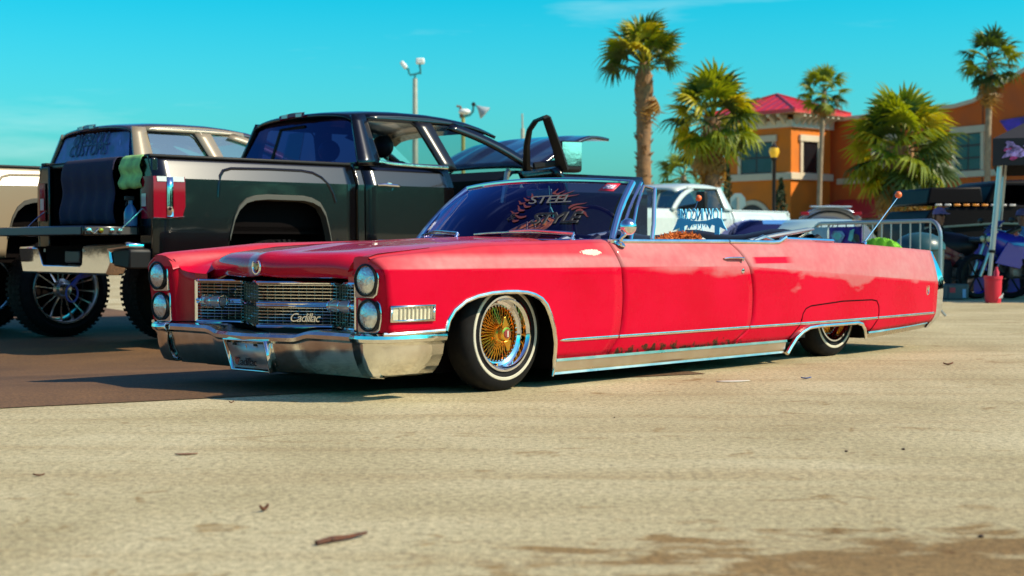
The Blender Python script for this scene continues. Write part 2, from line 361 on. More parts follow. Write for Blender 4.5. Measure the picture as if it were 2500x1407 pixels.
# ================================================================== the red convertible
def paint_red():
    m = bpy.data.materials.new('red_paint'); m.use_nodes = True; nt = m.node_tree; N = nt.nodes; L = nt.links; b = N['Principled BSDF']
    t = N.new('ShaderNodeTexCoord'); xyz = N.new('ShaderNodeSeparateXYZ'); L.new(t.outputs['Object'], xyz.inputs[0])
    def math_(op, a, bb=None, c=None):
        n = N.new('ShaderNodeMath'); n.operation = op
        for i, v in enumerate((a, bb, c)):
            if v is None: continue
            if isinstance(v, (int, float)): n.inputs[i].default_value = v
            else: L.new(v, n.inputs[i])
        return n.outputs[0]
    def mapr(v, a0, a1, b0, b1):
        n = N.new('ShaderNodeMapRange'); L.new(v, n.inputs[0])
        for i, q in enumerate((a0, a1, b0, b1)): n.inputs[i+1].default_value = q
        return n.outputs[0]
    def noise(s, d=5):
        n = N.new('ShaderNodeTexNoise'); n.inputs['Scale'].default_value = s; n.inputs['Detail'].default_value = d; L.new(t.outputs['Object'], n.inputs['Vector']); return n.outputs['Fac']
    def mixc(f, a, bb):
        x = N.new('ShaderNodeMix'); x.data_type = 'RGBA'; L.new(f, x.inputs['Factor'])
        for s, v in (('A', a), ('B', bb)):
            if isinstance(v, tuple): x.inputs[s].default_value = (*v, 1)
            else: L.new(v, x.inputs[s])
        return x.outputs['Result']
    n1 = noise(2.2); n2 = noise(22); n3 = noise(70)
    col = mixc(mapr(n1, .35, .7, 0, 1), (.54, .0002, .017), (.62, .0006, .027))
    # rust creeping along the bottom edge of the door
    h = math_('ADD', xyz.outputs[2], mapr(n2, .3, .7, -.045, .045))
    r = math_('MULTIPLY', mapr(h, .150, .172, 1, 0), math_('MULTIPLY', mapr(xyz.outputs[0], .72, .80, 0, 1), mapr(xyz.outputs[0], 1.98, 2.05, 1, 0)))
    col = mixc(r, col, mixc(mapr(n3, .4, .6, 0, 1), (.035, .016, .01), (.10, .035, .015)))
    # bare filler patch on the front wing and yellow chips at the lamp corner
    dx = math_('DIVIDE', math_('SUBTRACT', xyz.outputs[0], .60), .085); dz = math_('DIVIDE', math_('SUBTRACT', xyz.outputs[2], .704), .016)
    dd = math_('ADD', math_('ADD', math_('MULTIPLY', dx, dx), math_('MULTIPLY', dz, dz)), mapr(n3, .3, .7, -.5, .5))
    near = mapr(xyz.outputs[1], -.80, -.78, 1, 0)
    f = math_('MULTIPLY', mapr(dd, .8, 1.1, 1, 0), near)
    col = mixc(f, col, mixc(mapr(n2, .45, .55, 0, 1), (.70, .66, .50), (.60, .58, .46)))
    # pale gloss and cloud reflections painted into the colour above the crease, ragged-edged
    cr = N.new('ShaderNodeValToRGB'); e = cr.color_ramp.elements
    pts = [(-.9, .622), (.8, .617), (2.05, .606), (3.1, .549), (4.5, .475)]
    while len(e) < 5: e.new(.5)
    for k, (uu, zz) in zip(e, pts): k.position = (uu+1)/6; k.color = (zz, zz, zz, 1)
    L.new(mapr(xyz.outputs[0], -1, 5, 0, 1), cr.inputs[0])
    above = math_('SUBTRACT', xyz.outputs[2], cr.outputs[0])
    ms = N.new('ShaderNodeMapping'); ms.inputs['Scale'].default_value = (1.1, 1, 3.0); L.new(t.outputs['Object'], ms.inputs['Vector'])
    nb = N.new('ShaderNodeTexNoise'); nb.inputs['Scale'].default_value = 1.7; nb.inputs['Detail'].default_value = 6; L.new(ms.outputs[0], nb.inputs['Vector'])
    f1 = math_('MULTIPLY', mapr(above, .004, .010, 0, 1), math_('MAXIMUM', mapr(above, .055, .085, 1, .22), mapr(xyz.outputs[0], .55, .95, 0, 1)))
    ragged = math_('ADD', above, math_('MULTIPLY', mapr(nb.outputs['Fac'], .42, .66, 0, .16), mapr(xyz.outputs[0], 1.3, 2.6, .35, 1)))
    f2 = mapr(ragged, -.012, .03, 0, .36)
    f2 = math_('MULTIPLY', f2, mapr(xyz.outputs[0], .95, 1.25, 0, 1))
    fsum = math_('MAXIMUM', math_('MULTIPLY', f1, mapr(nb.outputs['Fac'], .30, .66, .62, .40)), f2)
    # a patch of plain red on the rear quarter, less painted gloss at the nose
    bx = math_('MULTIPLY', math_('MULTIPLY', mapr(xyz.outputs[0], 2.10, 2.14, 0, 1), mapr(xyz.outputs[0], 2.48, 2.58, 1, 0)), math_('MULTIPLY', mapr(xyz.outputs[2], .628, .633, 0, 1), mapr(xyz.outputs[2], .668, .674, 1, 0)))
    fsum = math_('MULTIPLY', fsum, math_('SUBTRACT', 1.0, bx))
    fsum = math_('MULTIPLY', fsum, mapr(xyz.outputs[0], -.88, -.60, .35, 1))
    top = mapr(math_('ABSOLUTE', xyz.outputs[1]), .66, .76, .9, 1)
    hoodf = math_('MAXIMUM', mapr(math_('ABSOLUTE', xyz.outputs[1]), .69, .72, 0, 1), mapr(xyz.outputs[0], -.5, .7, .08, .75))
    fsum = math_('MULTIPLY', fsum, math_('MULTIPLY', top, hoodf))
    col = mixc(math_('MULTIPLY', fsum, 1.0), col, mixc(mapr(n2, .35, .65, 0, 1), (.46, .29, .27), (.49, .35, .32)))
    # pale sky reflection painted into the hood nose beside the crest
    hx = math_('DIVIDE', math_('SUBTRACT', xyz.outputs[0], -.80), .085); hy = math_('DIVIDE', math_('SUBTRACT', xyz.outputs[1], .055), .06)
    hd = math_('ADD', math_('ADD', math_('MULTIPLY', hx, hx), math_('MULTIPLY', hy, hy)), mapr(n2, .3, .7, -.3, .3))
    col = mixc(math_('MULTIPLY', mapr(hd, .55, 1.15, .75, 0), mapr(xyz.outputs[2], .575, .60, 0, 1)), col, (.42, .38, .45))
    L.new(col, b.inputs['Base Color'])
    rough = math_('ADD', math_('ADD', mapr(n1, .3, .7, .24, .32), mapr(n2, .3, .7, -.03, .03)), math_('MULTIPLY', fsum, .22))
    L.new(rough, b.inputs['Roughness'])
    L.new(math_('ADD', math_('MULTIPLY', mapr(math_('ABSOLUTE', xyz.outputs[1]), .69, .72, 1, 0), mapr(xyz.outputs[0], -.2, .8, .75, .25)), .13), b.inputs['Coat Weight']); b.inputs['Coat Roughness'].default_value = .06; b.inputs['Specular IOR Level'].default_value = .06
    bp = N.new('ShaderNodeBump'); bp.inputs['Strength'].default_value = .02; bp.inputs['Distance'].default_value = .02; L.new(noise(5, 2), bp.inputs['Height']); L.new(bp.outputs[0], b.inputs['Normal'])
    return m
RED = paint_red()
CAR = thing('red_convertible', 'low slung red vintage convertible with wire wheels and its top down', 'car', (-.697, 8.25, 0), R(47.4))

W_ = [(-.90, .945), (-.80, .962), (-.5, .990), (0, 1.0), (2.6, 1.003), (3.6, .995), (4.2, .975), (4.6, .945)]
ZC = [(-.9, .622), (.8, .617), (2.05, .606), (3.1, .549), (4.5, .475), (4.7, .468)]
ZT = [(-.90, .668), (-.84, .684), (-.2, .737), (.8, .757), (1.9, .753), (2.48, .750), (2.56, .768), (3.48, .750), (4.6, .703)]
def side_v(u, z):
    w = interp(W_, u); c = interp(ZC, u)
    if z > c:
        d = z-c
        x = d/max(.02, interp(ZT, u)-c)
        return w-.074*(.55*x+.45*x*x)
    d = c-z
    v = w-.04*d+.010*math.sin(min(1, d/.34)*math.pi)*0
    if z < .255: v -= .26*(.255-z)
    return v
def patch(ul, ur, zb, zt, nu=30, nz=16, us=None, zs=None):
    P = []
    S = us if us else [i/nu for i in range(nu+1)]
    T = [('a', k/12) for k in range(12)]+[('b', k/9) for k in range(10)]
    def zf(u, t):
        c = interp(ZC, u); b = zb(u); h = zt(u)
        if t[0] == 'a': return lerp(b, c, t[1])
        return lerp(c, h, t[1])
    for s in S:
        row = []
        for t in T:
            u = lerp(ul(.5), ur(.5), s)
            for _ in range(3):
                z = zf(u, t); u = lerp(ul(z), ur(z), s)
            z = zf(u, t)
            row.append((u, side_v(u, z), z))
        P.append(row)
    return P
def mir(P): return [[(a, -b, c) for a, b, c in r] for r in P]
ARCH = [(-.505, .335), (-.490, .385), (-.455, .430), (-.38, .474), (-.30, .496), (-.207, .509), (-.10, .514), (-.027, .513), (.05, .507), (.111, .494), (.165, .472), (.206, .438), (.24, .385), (.27, .317), (.292, .24), (.306, .188), (.312, .147)]
GF = [(.14, .735), (.16, .760), (.246, .809), (.339, .828), (.472, .832), (.606, .815), (.684, .800), (.757, .785)]
GR = [(.14, 1.90), (.153, 1.931), (.21, 2.026), (.257, 2.079), (.393, 2.095), (.517, 2.081), (.641, 2.03), (.711, 1.985), (.757, 1.935)]
TAIL = [(.14, 4.46), (.22, 4.55), (.38, 4.575), (.56, 4.585), (.705, 4.60)]
gf = lambda z: smooth_interp(GF, z)
gr = lambda z: smooth_interp(GR, z)
ut = lambda z: smooth_interp(TAIL, z)
zt = lambda u: interp(ZT, u)
FRONT = [(.30, -.845), (.45, -.855), (.60, -.872), (.685, -.895)]
uf = lambda z: interp(FRONT, z)
def zb_f(u):
    if u < -.505: return .332
    if u > .312: return .146
    return interp(ARCH, u)
REAR_OPEN = [(2.53, .146), (2.60, .160), (2.70, .205), (2.78, .228), (2.90, .236), (3.38, .238), (3.46, .222), (3.52, .185), (3.545, .152), (3.6, .154), (4.5, .190)]
def zb_q(u): return interp(REAR_OPEN, u)
TZ = [0, .06, .14, .24, .36, .48, .58, .66, .72, .76, .79, .81, .83, .86, .89, .92, .94, .955, .97, .985, 1]
for s in (1, -1):
    mm = (lambda P: P) if s == 1 else mir
    us_f = sorted(set([0, .02, .04, .07, .10, .15, .2]+[(u+.86)/(.81+.86) for u, _ in ARCH]+[.72, .75, .8, .85, .9, .95, 1]))
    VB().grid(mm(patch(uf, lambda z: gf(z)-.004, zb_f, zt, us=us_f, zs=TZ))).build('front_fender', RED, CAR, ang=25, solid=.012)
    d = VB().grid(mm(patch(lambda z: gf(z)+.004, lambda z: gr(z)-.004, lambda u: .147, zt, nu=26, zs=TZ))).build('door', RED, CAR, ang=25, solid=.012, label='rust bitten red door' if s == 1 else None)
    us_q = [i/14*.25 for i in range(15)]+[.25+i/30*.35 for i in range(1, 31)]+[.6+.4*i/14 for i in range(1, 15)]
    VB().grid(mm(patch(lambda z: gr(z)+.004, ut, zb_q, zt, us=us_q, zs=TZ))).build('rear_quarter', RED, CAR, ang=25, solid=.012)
    # dark backing behind the panel gaps
    bk = VB()
    for fn in (gf, gr):
        bk.grid([[(fn(z)+q, s*(side_v(fn(z), z)-.018), z) for z in [.15+.6*i/20 for i in range(21)]] for q in (-.03, .03)])
    bk.build('gap_backing', DARK, CAR)
    # trim: side spear in segments, rocker, arch lips
    for a, b_ in ((.32, gf(.247)-.006), (gf(.247)+.006, gr(.247)-.006), (gr(.247)+.006, 2.64), (2.648, 3.635), (3.65, 4.53)):
        n = 14; zz = lambda u: .247+.006*sstep(3, 4.5, u)
        pts = [(lerp(a, b_, i/n), s*(side_v(lerp(a, b_, i/n), zz(lerp(a, b_, i/n)))+.003), zz(lerp(a, b_, i/n))) for i in range(n+1)]
        rr = [.010]*(n+1)
        if a == .32: rr[0] = .003; rr[1] = .008
        VB().tube(pts, rr, 8, sq=(1, .7)).build('side_trim', CHROME_W, CAR)
    rk = []
    for u in [.318, .33, .4, 1, 1.5, 2, 2.4, 2.525]:
        k = 0
        rk.append([(u, s*(side_v(u, .147)+.004+o), z) for o, z in ((-.012, .152), (.010, .150), (.012, .136), (.002, .132), (-.006, .09), (-.014, .078), (-.010, .066), (-.05, .060))])
    VB().grid(rk).build('rocker_trim', ALU, CAR, ang=20)
    al = [(u, z) for u, z in ARCH[:-1]]+[(.312, .147), (.312, .10), (.300, .064)]
    VB().tube([(u, s*(side_v(u, max(z, .15))+.004), z-.004) for u, z in al], [.012]*(len(al)-2)+[.010, .005], 8, sq=(1, 1)).build('wheel_arch_trim', CHROME_W, CAR)
    al2 = [(2.535, .062), (2.575, .10), (2.64, .155), (2.70, .192), (2.77, .216), (2.9, .223), (3.38, .225), (3.45, .212), (3.50, .178), (3.525, .14), (3.528, .112)]
    VB().tube([(u, s*(side_v(u, max(z, .15))+.004), z) for u, z in al2], [.016]*3+[.013]*6+[.012]*2, 8).build('wheel_arch_trim', CHROME_W, CAR)
    fl = [[(u, s*(side_v(u, .17)+o), z) for o, z in ((.004, zq), (.008, zq-.012), (-.004, zq-.016), (-.016, zq-.045))] for u, zq in ((3.555, .158), (3.7, .160), (4.0, .172), (4.3, .184), (4.47, .192))]
    VB().grid(fl).build('quarter_trim', ALU, CAR, ang=20)
    # seam of the rear wheel skirt
    sk = [(2.652, .262), (2.668, .31), (2.70, .340), (2.76, .356), (3.164, .376), (3.54, .375), (3.61, .366), (3.642, .33), (3.648, .29), (3.645, .262)]
    VB().tube([(u, s*(side_v(u, z)+.0055), z) for u, z in sk], .0042, 6).build('skirt_seam', DARK, CAR)
    sk = [(3.640, .236), (3.60, .19), (3.565, .155)]
    VB().tube([(u, s*(side_v(u, z)+.0055), z) for u, z in sk], .0045, 6).build('skirt_seam', DARK, CAR)
    sk = [(2.642, .236), (2.60, .20), (2.55, .15)]
    VB().tube([(u, s*(side_v(u, z)+.0055), z) for u, z in sk], .0042, 6).build('skirt_seam', DARK, CAR)
    # fender crown and inner slope (top of the wing up to the hood gap)
    us = [-.885, -.87, -.83, -.7, -.5, -.2, .2, .5, .8, .95]
    P = []
    for u in us:
        v0 = side_v(u, zt(u)); z0 = zt(u); f = sstep(-.9, -.80, u)
        g_ = 1-sstep(-.885, -.5, u)
        P.append([(u, s*v, z) for v, z in ((v0, z0), (v0-.02, z0+.009), (v0-.05, z0+.015), (.86, z0+.017), (.80, z0+.014), (.765, z0+.006-.004*g_), (.740, z0-.006-.008*g_), (.718, z0-.020-.015*g_), (.706, z0-.06))])
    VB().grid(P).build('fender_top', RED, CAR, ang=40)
    # lamp pod: rounded front face, falling inwards to the catwalk beside the hood
    face = []
    cols = [(0, None, .662), (-.006, -.012, .672), (-.010, -.035, .681), (-.012, .86, .688), (-.012, .80, .689), (-.010, .765, .684), (-.002, .740, .668), (.016, .718, .640), (.044, .695, .610), (.072, .665, .598), (.10, .63, .592)]
    for t in (0, .12, .3, .5, .7, .85, .93, 1):
        row = []
        for du, v, ztp in cols:
            z = lerp(.332, ztp, t); u = uf(z)+du
            vv = side_v(uf(z), z) if v is None else (side_v(uf(z), z)+v if v < 0 else v)
            row.append((u+(.012*sstep(.85, 1, t)), s*vv, z))
        face.append(row)
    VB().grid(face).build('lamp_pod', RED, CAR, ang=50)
    # catwalk between pod and hood
    cw = []
    for q in (0, .15, .35, .6, 1):
        row = []
        for v, zf, zr in ((.735, .672, .712), (.715, .638, .700), (.695, .610, .690), (.66, .598, .690), (.62, .592, .690), (.57, .588, .690)):
            row.append((lerp(-.860+.55*(.735-v), -.45, q), s*v, lerp(zf, zr, q**.8)))
        cw.append(row)
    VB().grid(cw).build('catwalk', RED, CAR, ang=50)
    VB().grid([[(-.782+q*.02, s*lerp(.655, .57, q), z) for z in (.545, .57, .591)] for q in (0, .5, 1)]).build('valance_panel', RED, CAR)
    for zc in (.577, .412):
        uc = uf(zc)-.013; vc = .838
        bz = VB(); hw, hh = .082, .082
        out = [(vc+hw*x, zc+hh*y) for x, y in ((-1, -.96), (-.9, -1.02), (.55, -1.02), (.85, -.8), (.98, -.3), (1, .2), (.9, .7), (.6, .98), (-.6, 1.02), (-.95, .9))]
        bz.prism([(uc+.012, s*v, z) for v, z in out], (-.016, 0, 0))
        b_o = bz.build('headlight_bezel', CHROME, CAR, bevel=.004)
        VB().lathe([(.076, 0), (.077, .012), (.070, .016), (.066, .004)], (uc-.004, s*(vc+.004), zc), (-1, 0, 0), 28).build('headlight_rim', BLACKT, b_o)
        VB().lathe([(.067, .006), (.055, .015), (.038, .022), (.018, .026), (.006, .027), (.0, .027)], (uc-.004, s*(vc+.004), zc), (-1, 0, 0), 28).build('headlight_lens', LENS, b_o)
    # cornering lamp on the wing
    if 1:
        ln = VB(); q = lambda u, z, o=0: (u, s*(side_v(u, z)+o), z)
        u0, u1, z0, z1 = -.845, -.585, .382, .460
        fr = VB(); rim = .010
        for (a, b2, c, d_) in ((u0, u1, z1-rim, z1), (u0, u1, z0, z0+rim), (u0, u0+rim, z0+rim, z1-rim), (u1-rim, u1, z0+rim, z1-rim)):
            fr.grid([[q(u, z, .013) for z in (c, d_)] for u in (a, (a+b2)/2, b2)])
        cl = fr.build('cornering_lamp', CHROME_W, CAR, solid=.012)
        ln.grid([[q(lerp(u0+rim, u1-rim, i/6), lerp(z0+rim, z1-rim, j/2), .0105) for j in range(3)] for i in range(7)]); ln.build('cornering_lens', mat('warm_lens', (.62, .55, .38), .2, coat=1, noise=(30, .15)), cl)
        for i in range(9):
            u = lerp(u0+.05, u1-.02, i/8); VB().tube([q(u, z0+rim, .014), q(u, z1-rim, .014)], .0035, 6).build('lens_fin', CHROME_W, cl)

# hood
def hood_front(v): return -.855+.20*(abs(v)/.70)**1.25
HZ = [(-.86, .684), (-.81, .694), (-.4, .739), (.2, .770), (.7, .786)]
def hood_z(u, v):
    a = abs(v)
    z = interp(HZ, u)-.020*(a/.70)**2-.034*sstep(.42, .70, a)
    z += .006*math.exp(-(v/.07)**2)*sstep(.6, -.6, u)+.004*math.exp(-(v/.07)**2)
    return z
P = []
vs = [(-.70+1.40*i/40) for i in range(41)]
for v in vs:
    f = hood_front(v); row = []
    zf = hood_z(f+.12, v)
    for du, dz in ((.02, -.125), (.002, -.118), (-.010, -.10), (-.012, -.07), (-.004, -.045), (.014, -.024), (.05, -.009)): row.append((f+du, v, zf+dz))
    for u in [f+.12]+[lerp(f+.12, .70-.10*(v/.7)**2*0, i/12) for i in range(1, 13)]: row.append((u, v, hood_z(u, v)))
    P.append(row)
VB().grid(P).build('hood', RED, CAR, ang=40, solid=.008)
# cowl strip under the glass
P = [[(lerp(.705, .70+.30*(abs(v)/.78)**2+.06, t), v, lerp(.785, .772, t)-.03*(abs(v)/.78)**2) for t in (0, .5, 1)] for v in [-.78+1.56*i/16 for i in range(17)]]
VB().grid(P).build('cowl', RED, CAR)
# wreath and crest on the hood nose
cr = VB(); cr.tube([(hood_front(0)-.020, .030*math.sin(a), .632+.036*math.cos(a)) for a in [R(x) for x in range(35, 326, 15)]], .006, 6)
crest = cr.build('hood_wreath', CHROME, CAR)
VB().prism([(hood_front(0)-.012, v, z) for v, z in ((-.014, .650), (.014, .650), (.014, .632), (.008, .618), (0, .612), (-.008, .618), (-.014, .632))], (-.014, 0, 0)).build('hood_crest', mat('crest_enamel', (.55, .42, .20), .3, .6, noise=(120, .6)), crest, bevel=.002)

# grille
def gplan(v):
    a = abs(v)
    if a < .36: return -.865+.50*a
    return lerp(-.685, -.775, sstep(.36, .64, a))
gvs = [-.64+1.28*i/48 for i in range(49)]
gvs = sorted(set(gvs+[0, .36, -.36]))
VB().grid([[(gplan(v)+.075, v, z) for z in (.30, .55)] for v in gvs]).build('grille_backing', mat('grille_black', (.022, .017, .013), .6), CAR)
GP = CAR
hz = [.345+.0163*i for i in range(13)]
for i, z in enumerate(hz):
    if i in (6,): continue
    for sgn in (1, -1):
        VB().tube([(gplan(v)+.004, v, z) for v in gvs if v*sgn >= 0], .0028, 5, sq=(1, 1)).build('grille_bar', CHROME_W, GP)
for k in range(-16, 17):
    if k == 0: continue
    v = k*.0385
    VB().box(gplan(v)+.008, gplan(v)+.05, v-.0022, v+.0022, .335, .545).build('grille_fin', mat('grille_fin_metal', (.30, .27, .21), .4, .9), GP)
for zz, r_ in ((.449, .008), (.437, .006)):
    VB().tube([(gplan(v)-.006, v, zz) for v in gvs], r_, 8).build('grille_cross_bar', CHROME, GP)
VB().tube([(gplan(v)-.004, v, .553) for v in gvs], .0095, 8).build('grille_upper_trim', CHROME, GP)
VB().tube([(gplan(v)-.004, v, .333) for v in gvs], .0095, 8).build('grille_lower_trim', CHROME, GP)
for s in (1, -1):
    VB().tube([(gplan(.64)-.004, s*.645, .335), (gplan(.64)-.004, s*.645, .555)], .011, 8).build('grille_end_trim', CHROME, GP)
    v0, v1 = s*.44, s*.60
    pl = VB(); c = .443
    pl.lathe([(.0, -.088), (.020, -.085), (.030, -.07), (.030, .07), (.020, .085), (.0, .088)], (gplan(.52)-.016, s*.52, c), (0, 1, 0), 16)
    po = pl.build('parking_lamp', mat('parking_glass', (.40, .33, .31), .15, .2, coat=1), CAR)
    for q in (-.078, 0, .078): VB().lathe([(.029, -.005), (.034, -.004), (.034, .004), (.029, .005)], (gplan(.52)-.016, s*.52+q, c), (0, 1, 0), 16).build('lamp_band', CHROME, po)
vx = (gplan(.34)-gplan(.08)); T = basis((gplan(.235)-.012, -.235, .377), (vx, -.26, 0), (0, 0, 1))
text('grille_script', 'Cadillac', .062, CHROME, CAR, T, .003, .35, .86)

# front bumper
BP = [(0, -.955), (.16, -.935), (.165, -.932), (.36, -.885), (.60, -.875), (.765, -.885)]
def bump_center(sgn):
    P = []
    for i in range(25):
        v = .765*i/24; u = interp(BP, v); dip = .022*sstep(.42, .30, v)
        P.append([(u+o, sgn*v, z) for o, z in ((.14, .322-dip), (.03, .322-dip), (.005, .318-dip), (-.006, .306-dip), (-.004, .292-dip), (.010, .284-dip), (.014, .278-dip), (.016, .262-dip), (.030, .20), (.060, .145), (.10, .112), (.18, .105))])
    return P
bc = VB(); bc.grid(bump_center(-1)[::-1]+bump_center(1)[1:])
BUMP = bc.build('front_bumper', CHROME_W, CAR, ang=24, solid=.01)
WP = [(.750, -.902), (.83, -.905), (.885, -.885), (.925, -.84), (.950, -.77), (.968, -.66), (.980, -.505)]
for s in (1, -1):
    P = []
    for i, (v, u) in enumerate(WP):
        nx, ny = (0, -1)
        if i > 1:
            t = Vector((WP[min(i+1, 6)][0]-WP[i-1][0], WP[min(i+1, 6)][1]-WP[i-1][1])).normalized(); nx, ny = t.y, -t.x
        if ny > 0 and i < 2: nx, ny = 0, -1
        f = sstep(0, 6, i); tuck = 1.0
        row = []
        for o, z in ((-.06, .324), (-.006, .322), (.008, .314), (.010, .302), (.004, .290), (-.006, .284), (-.012, .270), (-.020, .22), (-.045, .165), (-.075, .130), (-.115, .118), (-.17, .120)):
            o2 = o*(1.0 if z > .27 else (.75 if i < 2 else 1.35))
            uu = u+ny*o2; vv = v+nx*o2
            if z < .27: vv += .12*(.27-z)*(1-i/6.0)*1.0 ; 
            if i == 6 and z < .2: uu -= .0
            row.append((uu, s*vv, z))
        P.append(row)
    VB().grid(P).build('bumper_wing', CHROME_W, CAR, ang=24, solid=.01)
    VB().tube([(-.862, s*.93, .326), (-.80, s*.957, .326), (-.66, s*.975, .330), (-.515, s*.982, .334)], .010, 8).build('wing_lower_trim', CHROME_W, CAR)
# plate and its frame
pc = Vector((-.945, .0, .186))
fr = VB(); o0 = [(-.925, -.17, .262), (-.925, .17, .262), (-.875, .155, .112), (-.875, -.155, .112)]
fr2 = [(-.962, -.165, .265), (-.962, .165, .265), (-.918, .155, .108), (-.918, -.155, .108)]
for i in range(4):
    a_, b_, c_, d_ = o0[i], o0[(i+1) % 4], fr2[(i+1) % 4], fr2[i]
    fr.grid([[a_, d_], [b_, c_]])
PF = fr.build('plate_frame', CHROME, CAR, solid=.010)
VB().poly([(-.945, -.15, .25), (-.945, .15, .25), (-.905, .143, .122), (-.905, -.143, .122)]).build('licence_plate', mat('plate_metal', (.42, .40, .42), .35, .7, noise=(9, .15)), PF, solid=.003)
upv = Vector((-.040, 0, .128))
INK = mat('plate_ink', (.03, .02, .025), .5)
text('plate_script', 'Cadillac', .062, INK, PF, basis((-.921, .035, .152), (0, -1, 0), upv), .001, .3, .9)
VB().prism([(-.9235+.002, -v, z) for v, z in ((.085, .176), (.118, .176), (.118, .160), (.110, .142), (.102, .136), (.093, .142), (.085, .160))], (-.004, 0, 0)).build('plate_crest', mat('crest_red', (.45, .08, .05), .4, noise=(90, .6)), PF)
for v in (-.085, .085): VB().box(-.955, -.942, v-.010, v+.010, .238, .25).build('plate_bolt', BLACKT, PF)

# wing letters (several have fallen off)
for ch, u in (('E', .395), ('L', .435), ('D', .478), ('-', .59), ('A', .635), ('D', .683), ('O', .728)):
    z = .274; M = basis((u+.01, -(side_v(u, z)+.002), z), (1, 0, 0), (0, 0, 1))
    text('wing_letter', ch, .024, mat('letter_metal', (.20, .16, .13), .35, .8), CAR, M, .003)

# floor pan, wells, closing panels
VB().box(-.70, 4.40, -.66, .66, .095, .30).build('floor_pan', DARK, CAR)
VB().box(-.58, -.50, -.66, .66, .12, .56).build('radiator_panel', DARK, CAR)
for s in (1, -1):
    VB().box(-.55, .40, min(s*.60, s*.70), max(s*.60, s*.70), .30, .66).build('inner_fender', DARK, CAR)
    VB().box(.38, 2.50, min(s*.66, s*.935), max(s*.66, s*.935), .09, .145).build('sill', DARK, CAR)
    VB().box(2.5, 3.6, min(s*.50, s*.60), max(s*.50, s*.60), .30, .62).build('inner_fender', DARK, CAR)
    VB().box(3.62, 4.40, min(s*.55, s*.90), max(s*.55, s*.90), .16, .5).build('rear_inner_panel', DARK, CAR)
    VB().box(.36, .42, min(s*.66, s*.93), max(s*.66, s*.93), .11, .6).build('inner_fender', DARK, CAR)
VB().box(3.56, 3.62, -.9, .9, .11, .22).build('rear_cross_member', DARK, CAR)

# deck, quarter tops, tail
P = [[(u, v*(side_v(u, zt(u))-.004), zt(u)+.022*(1-abs(v)**3)) for v in [-1+2*i/20 for i in range(21)]] for u in (2.92, 3.1, 3.5, 3.9, 4.2, 4.42, 4.52, 4.595)]
VB().grid(P).build('rear_deck', RED, CAR)
for s in (1, -1):
    VB().grid([[(u, s*v, z) for v, z in ((side_v(u, zt(u)), zt(u)), (.90, zt(u)+.008), (.85, zt(u)+.006), (.80, zt(u)-.01), (.79, zt(u)-.06))] for u in (2.50, 2.56, 2.62, 2.8, 2.95)]).build('quarter_top', RED, CAR)
    VB().grid([[(u, s*v, z) for v, z in ((side_v(u, zt(u))-.002, zt(u)), (.925, zt(u)+.006), (.90, zt(u)+.004), (.865, zt(u)-.01), (.86, zt(u)-.20), (.86, .20))] for u in [.80, 1.0, 1.4, gr(.757)-.004]]).build('door_top', RED, CAR)
    VB().grid([[(u, s*v, z) for v, z in ((side_v(u, zt(u))-.002, zt(u)), (.925, zt(u)+.006), (.90, zt(u)+.004), (.865, zt(u)-.01), (.86, zt(u)-.20), (.86, .20))] for u in [gr(.757)+.004, 2.2, 2.5]]).build('quarter_sill', RED, CAR)
    # bright rail on the belt line
    VB().tube([(u, s*(.930), .764) for u in (.80, 1.2, 1.6, gr(.757)-.006)], .013, 8).build('belt_rail', CHROME_W, CAR)
    VB().tube([(u, s*.930, z) for u, z in ((gr(.757)+.006, .764), (2.2, .762), (2.42, .760), (2.49, .764), (2.545, .784), (2.57, .794))], .013, 8).build('belt_rail', CHROME_W, CAR)
    VB().tube([(u, s*.895, zt(u)+.016) for u in (2.57, 2.8, 3.0, 3.2)], .012, 8).build('boot_rail', CHROME, CAR)
    # tail blade, crest
    bl = [[(ut(z)+o, s*(side_v(ut(z), z)+w), z) for o, w in ((-.004, .003), (.025, .005), (.075+k, -.002), (.088+k, -.03), (.07+k, -.10))] for z, k in ((.700, -.03), (.66, -.02), (.60, -.005), (.54, .02), (.50, .03), (.40, .03), (.28, .03), (.22, .02), (.17, -.02), (.145, -.06))]
    VB().grid(bl).build('tail_blade', CHROME, CAR, ang=50)
    w = VB(); cu, cz = 4.40, .425
    w.tube([(cu+.020*math.sin(a), s*(side_v(cu, cz)+.004), cz+.036*math.cos(a)) for a in [R(x) for x in range(35, 326, 15)]], .005, 6); wo = w.build('quarter_wreath', CHROME, CAR)
    VB().prism([(cu+du, s*(side_v(cu, cz)+.002), cz+dz) for du, dz in ((-.010, .016), (.010, .016), (.010, 0), (0, -.018), (-.010, 0))], (0, s*.006, 0)).build('quarter_crest', MATS['crest_enamel'], wo)
VB().grid([[(ut(z)-.01, k*(side_v(ut(z), z)-.012), z) for z in (.15, .25, .4, .47, .55, .70)] for k in (-1, -.5, 0, .5, 1)]).build('tail_panel', RED, CAR)
rb = [[(4.62+.04*math.cos(v*1.5)+o, v, z) for o, z in ((-.10, .36), (0, .35), (.015, .30), (.01, .24), (-.05, .17), (-.14, .15))] for v in [-.9+1.8*i/12 for i in range(13)]]
VB().grid(rb).build('rear_bumper', CHROME_W, CAR)
# handle, lock
for s in (1, -1):
    q = lambda u, z, o: (u, s*(side_v(u, z)+o), z)
    h = VB(); h.tube([q(1.80, .664, .012), q(1.84, .668, .026), q(1.92, .668, .028), q(1.985, .664, .024)], [.007, .010, .010, .009], 8, sq=(.7, 1.2)); ho = h.build('door_handle', CHROME, CAR)
    VB().tube([q(1.975, .655, -.004), q(1.975, .655, .026)], .010, 10).build('handle_button', CHROME, ho)
    VB().lathe([(0, .012), (.014, .010), (.017, .002), (.017, -.004)], q(1.975, .588, 0), (0, s, 0), 16).build('door_lock', CHROME, CAR)

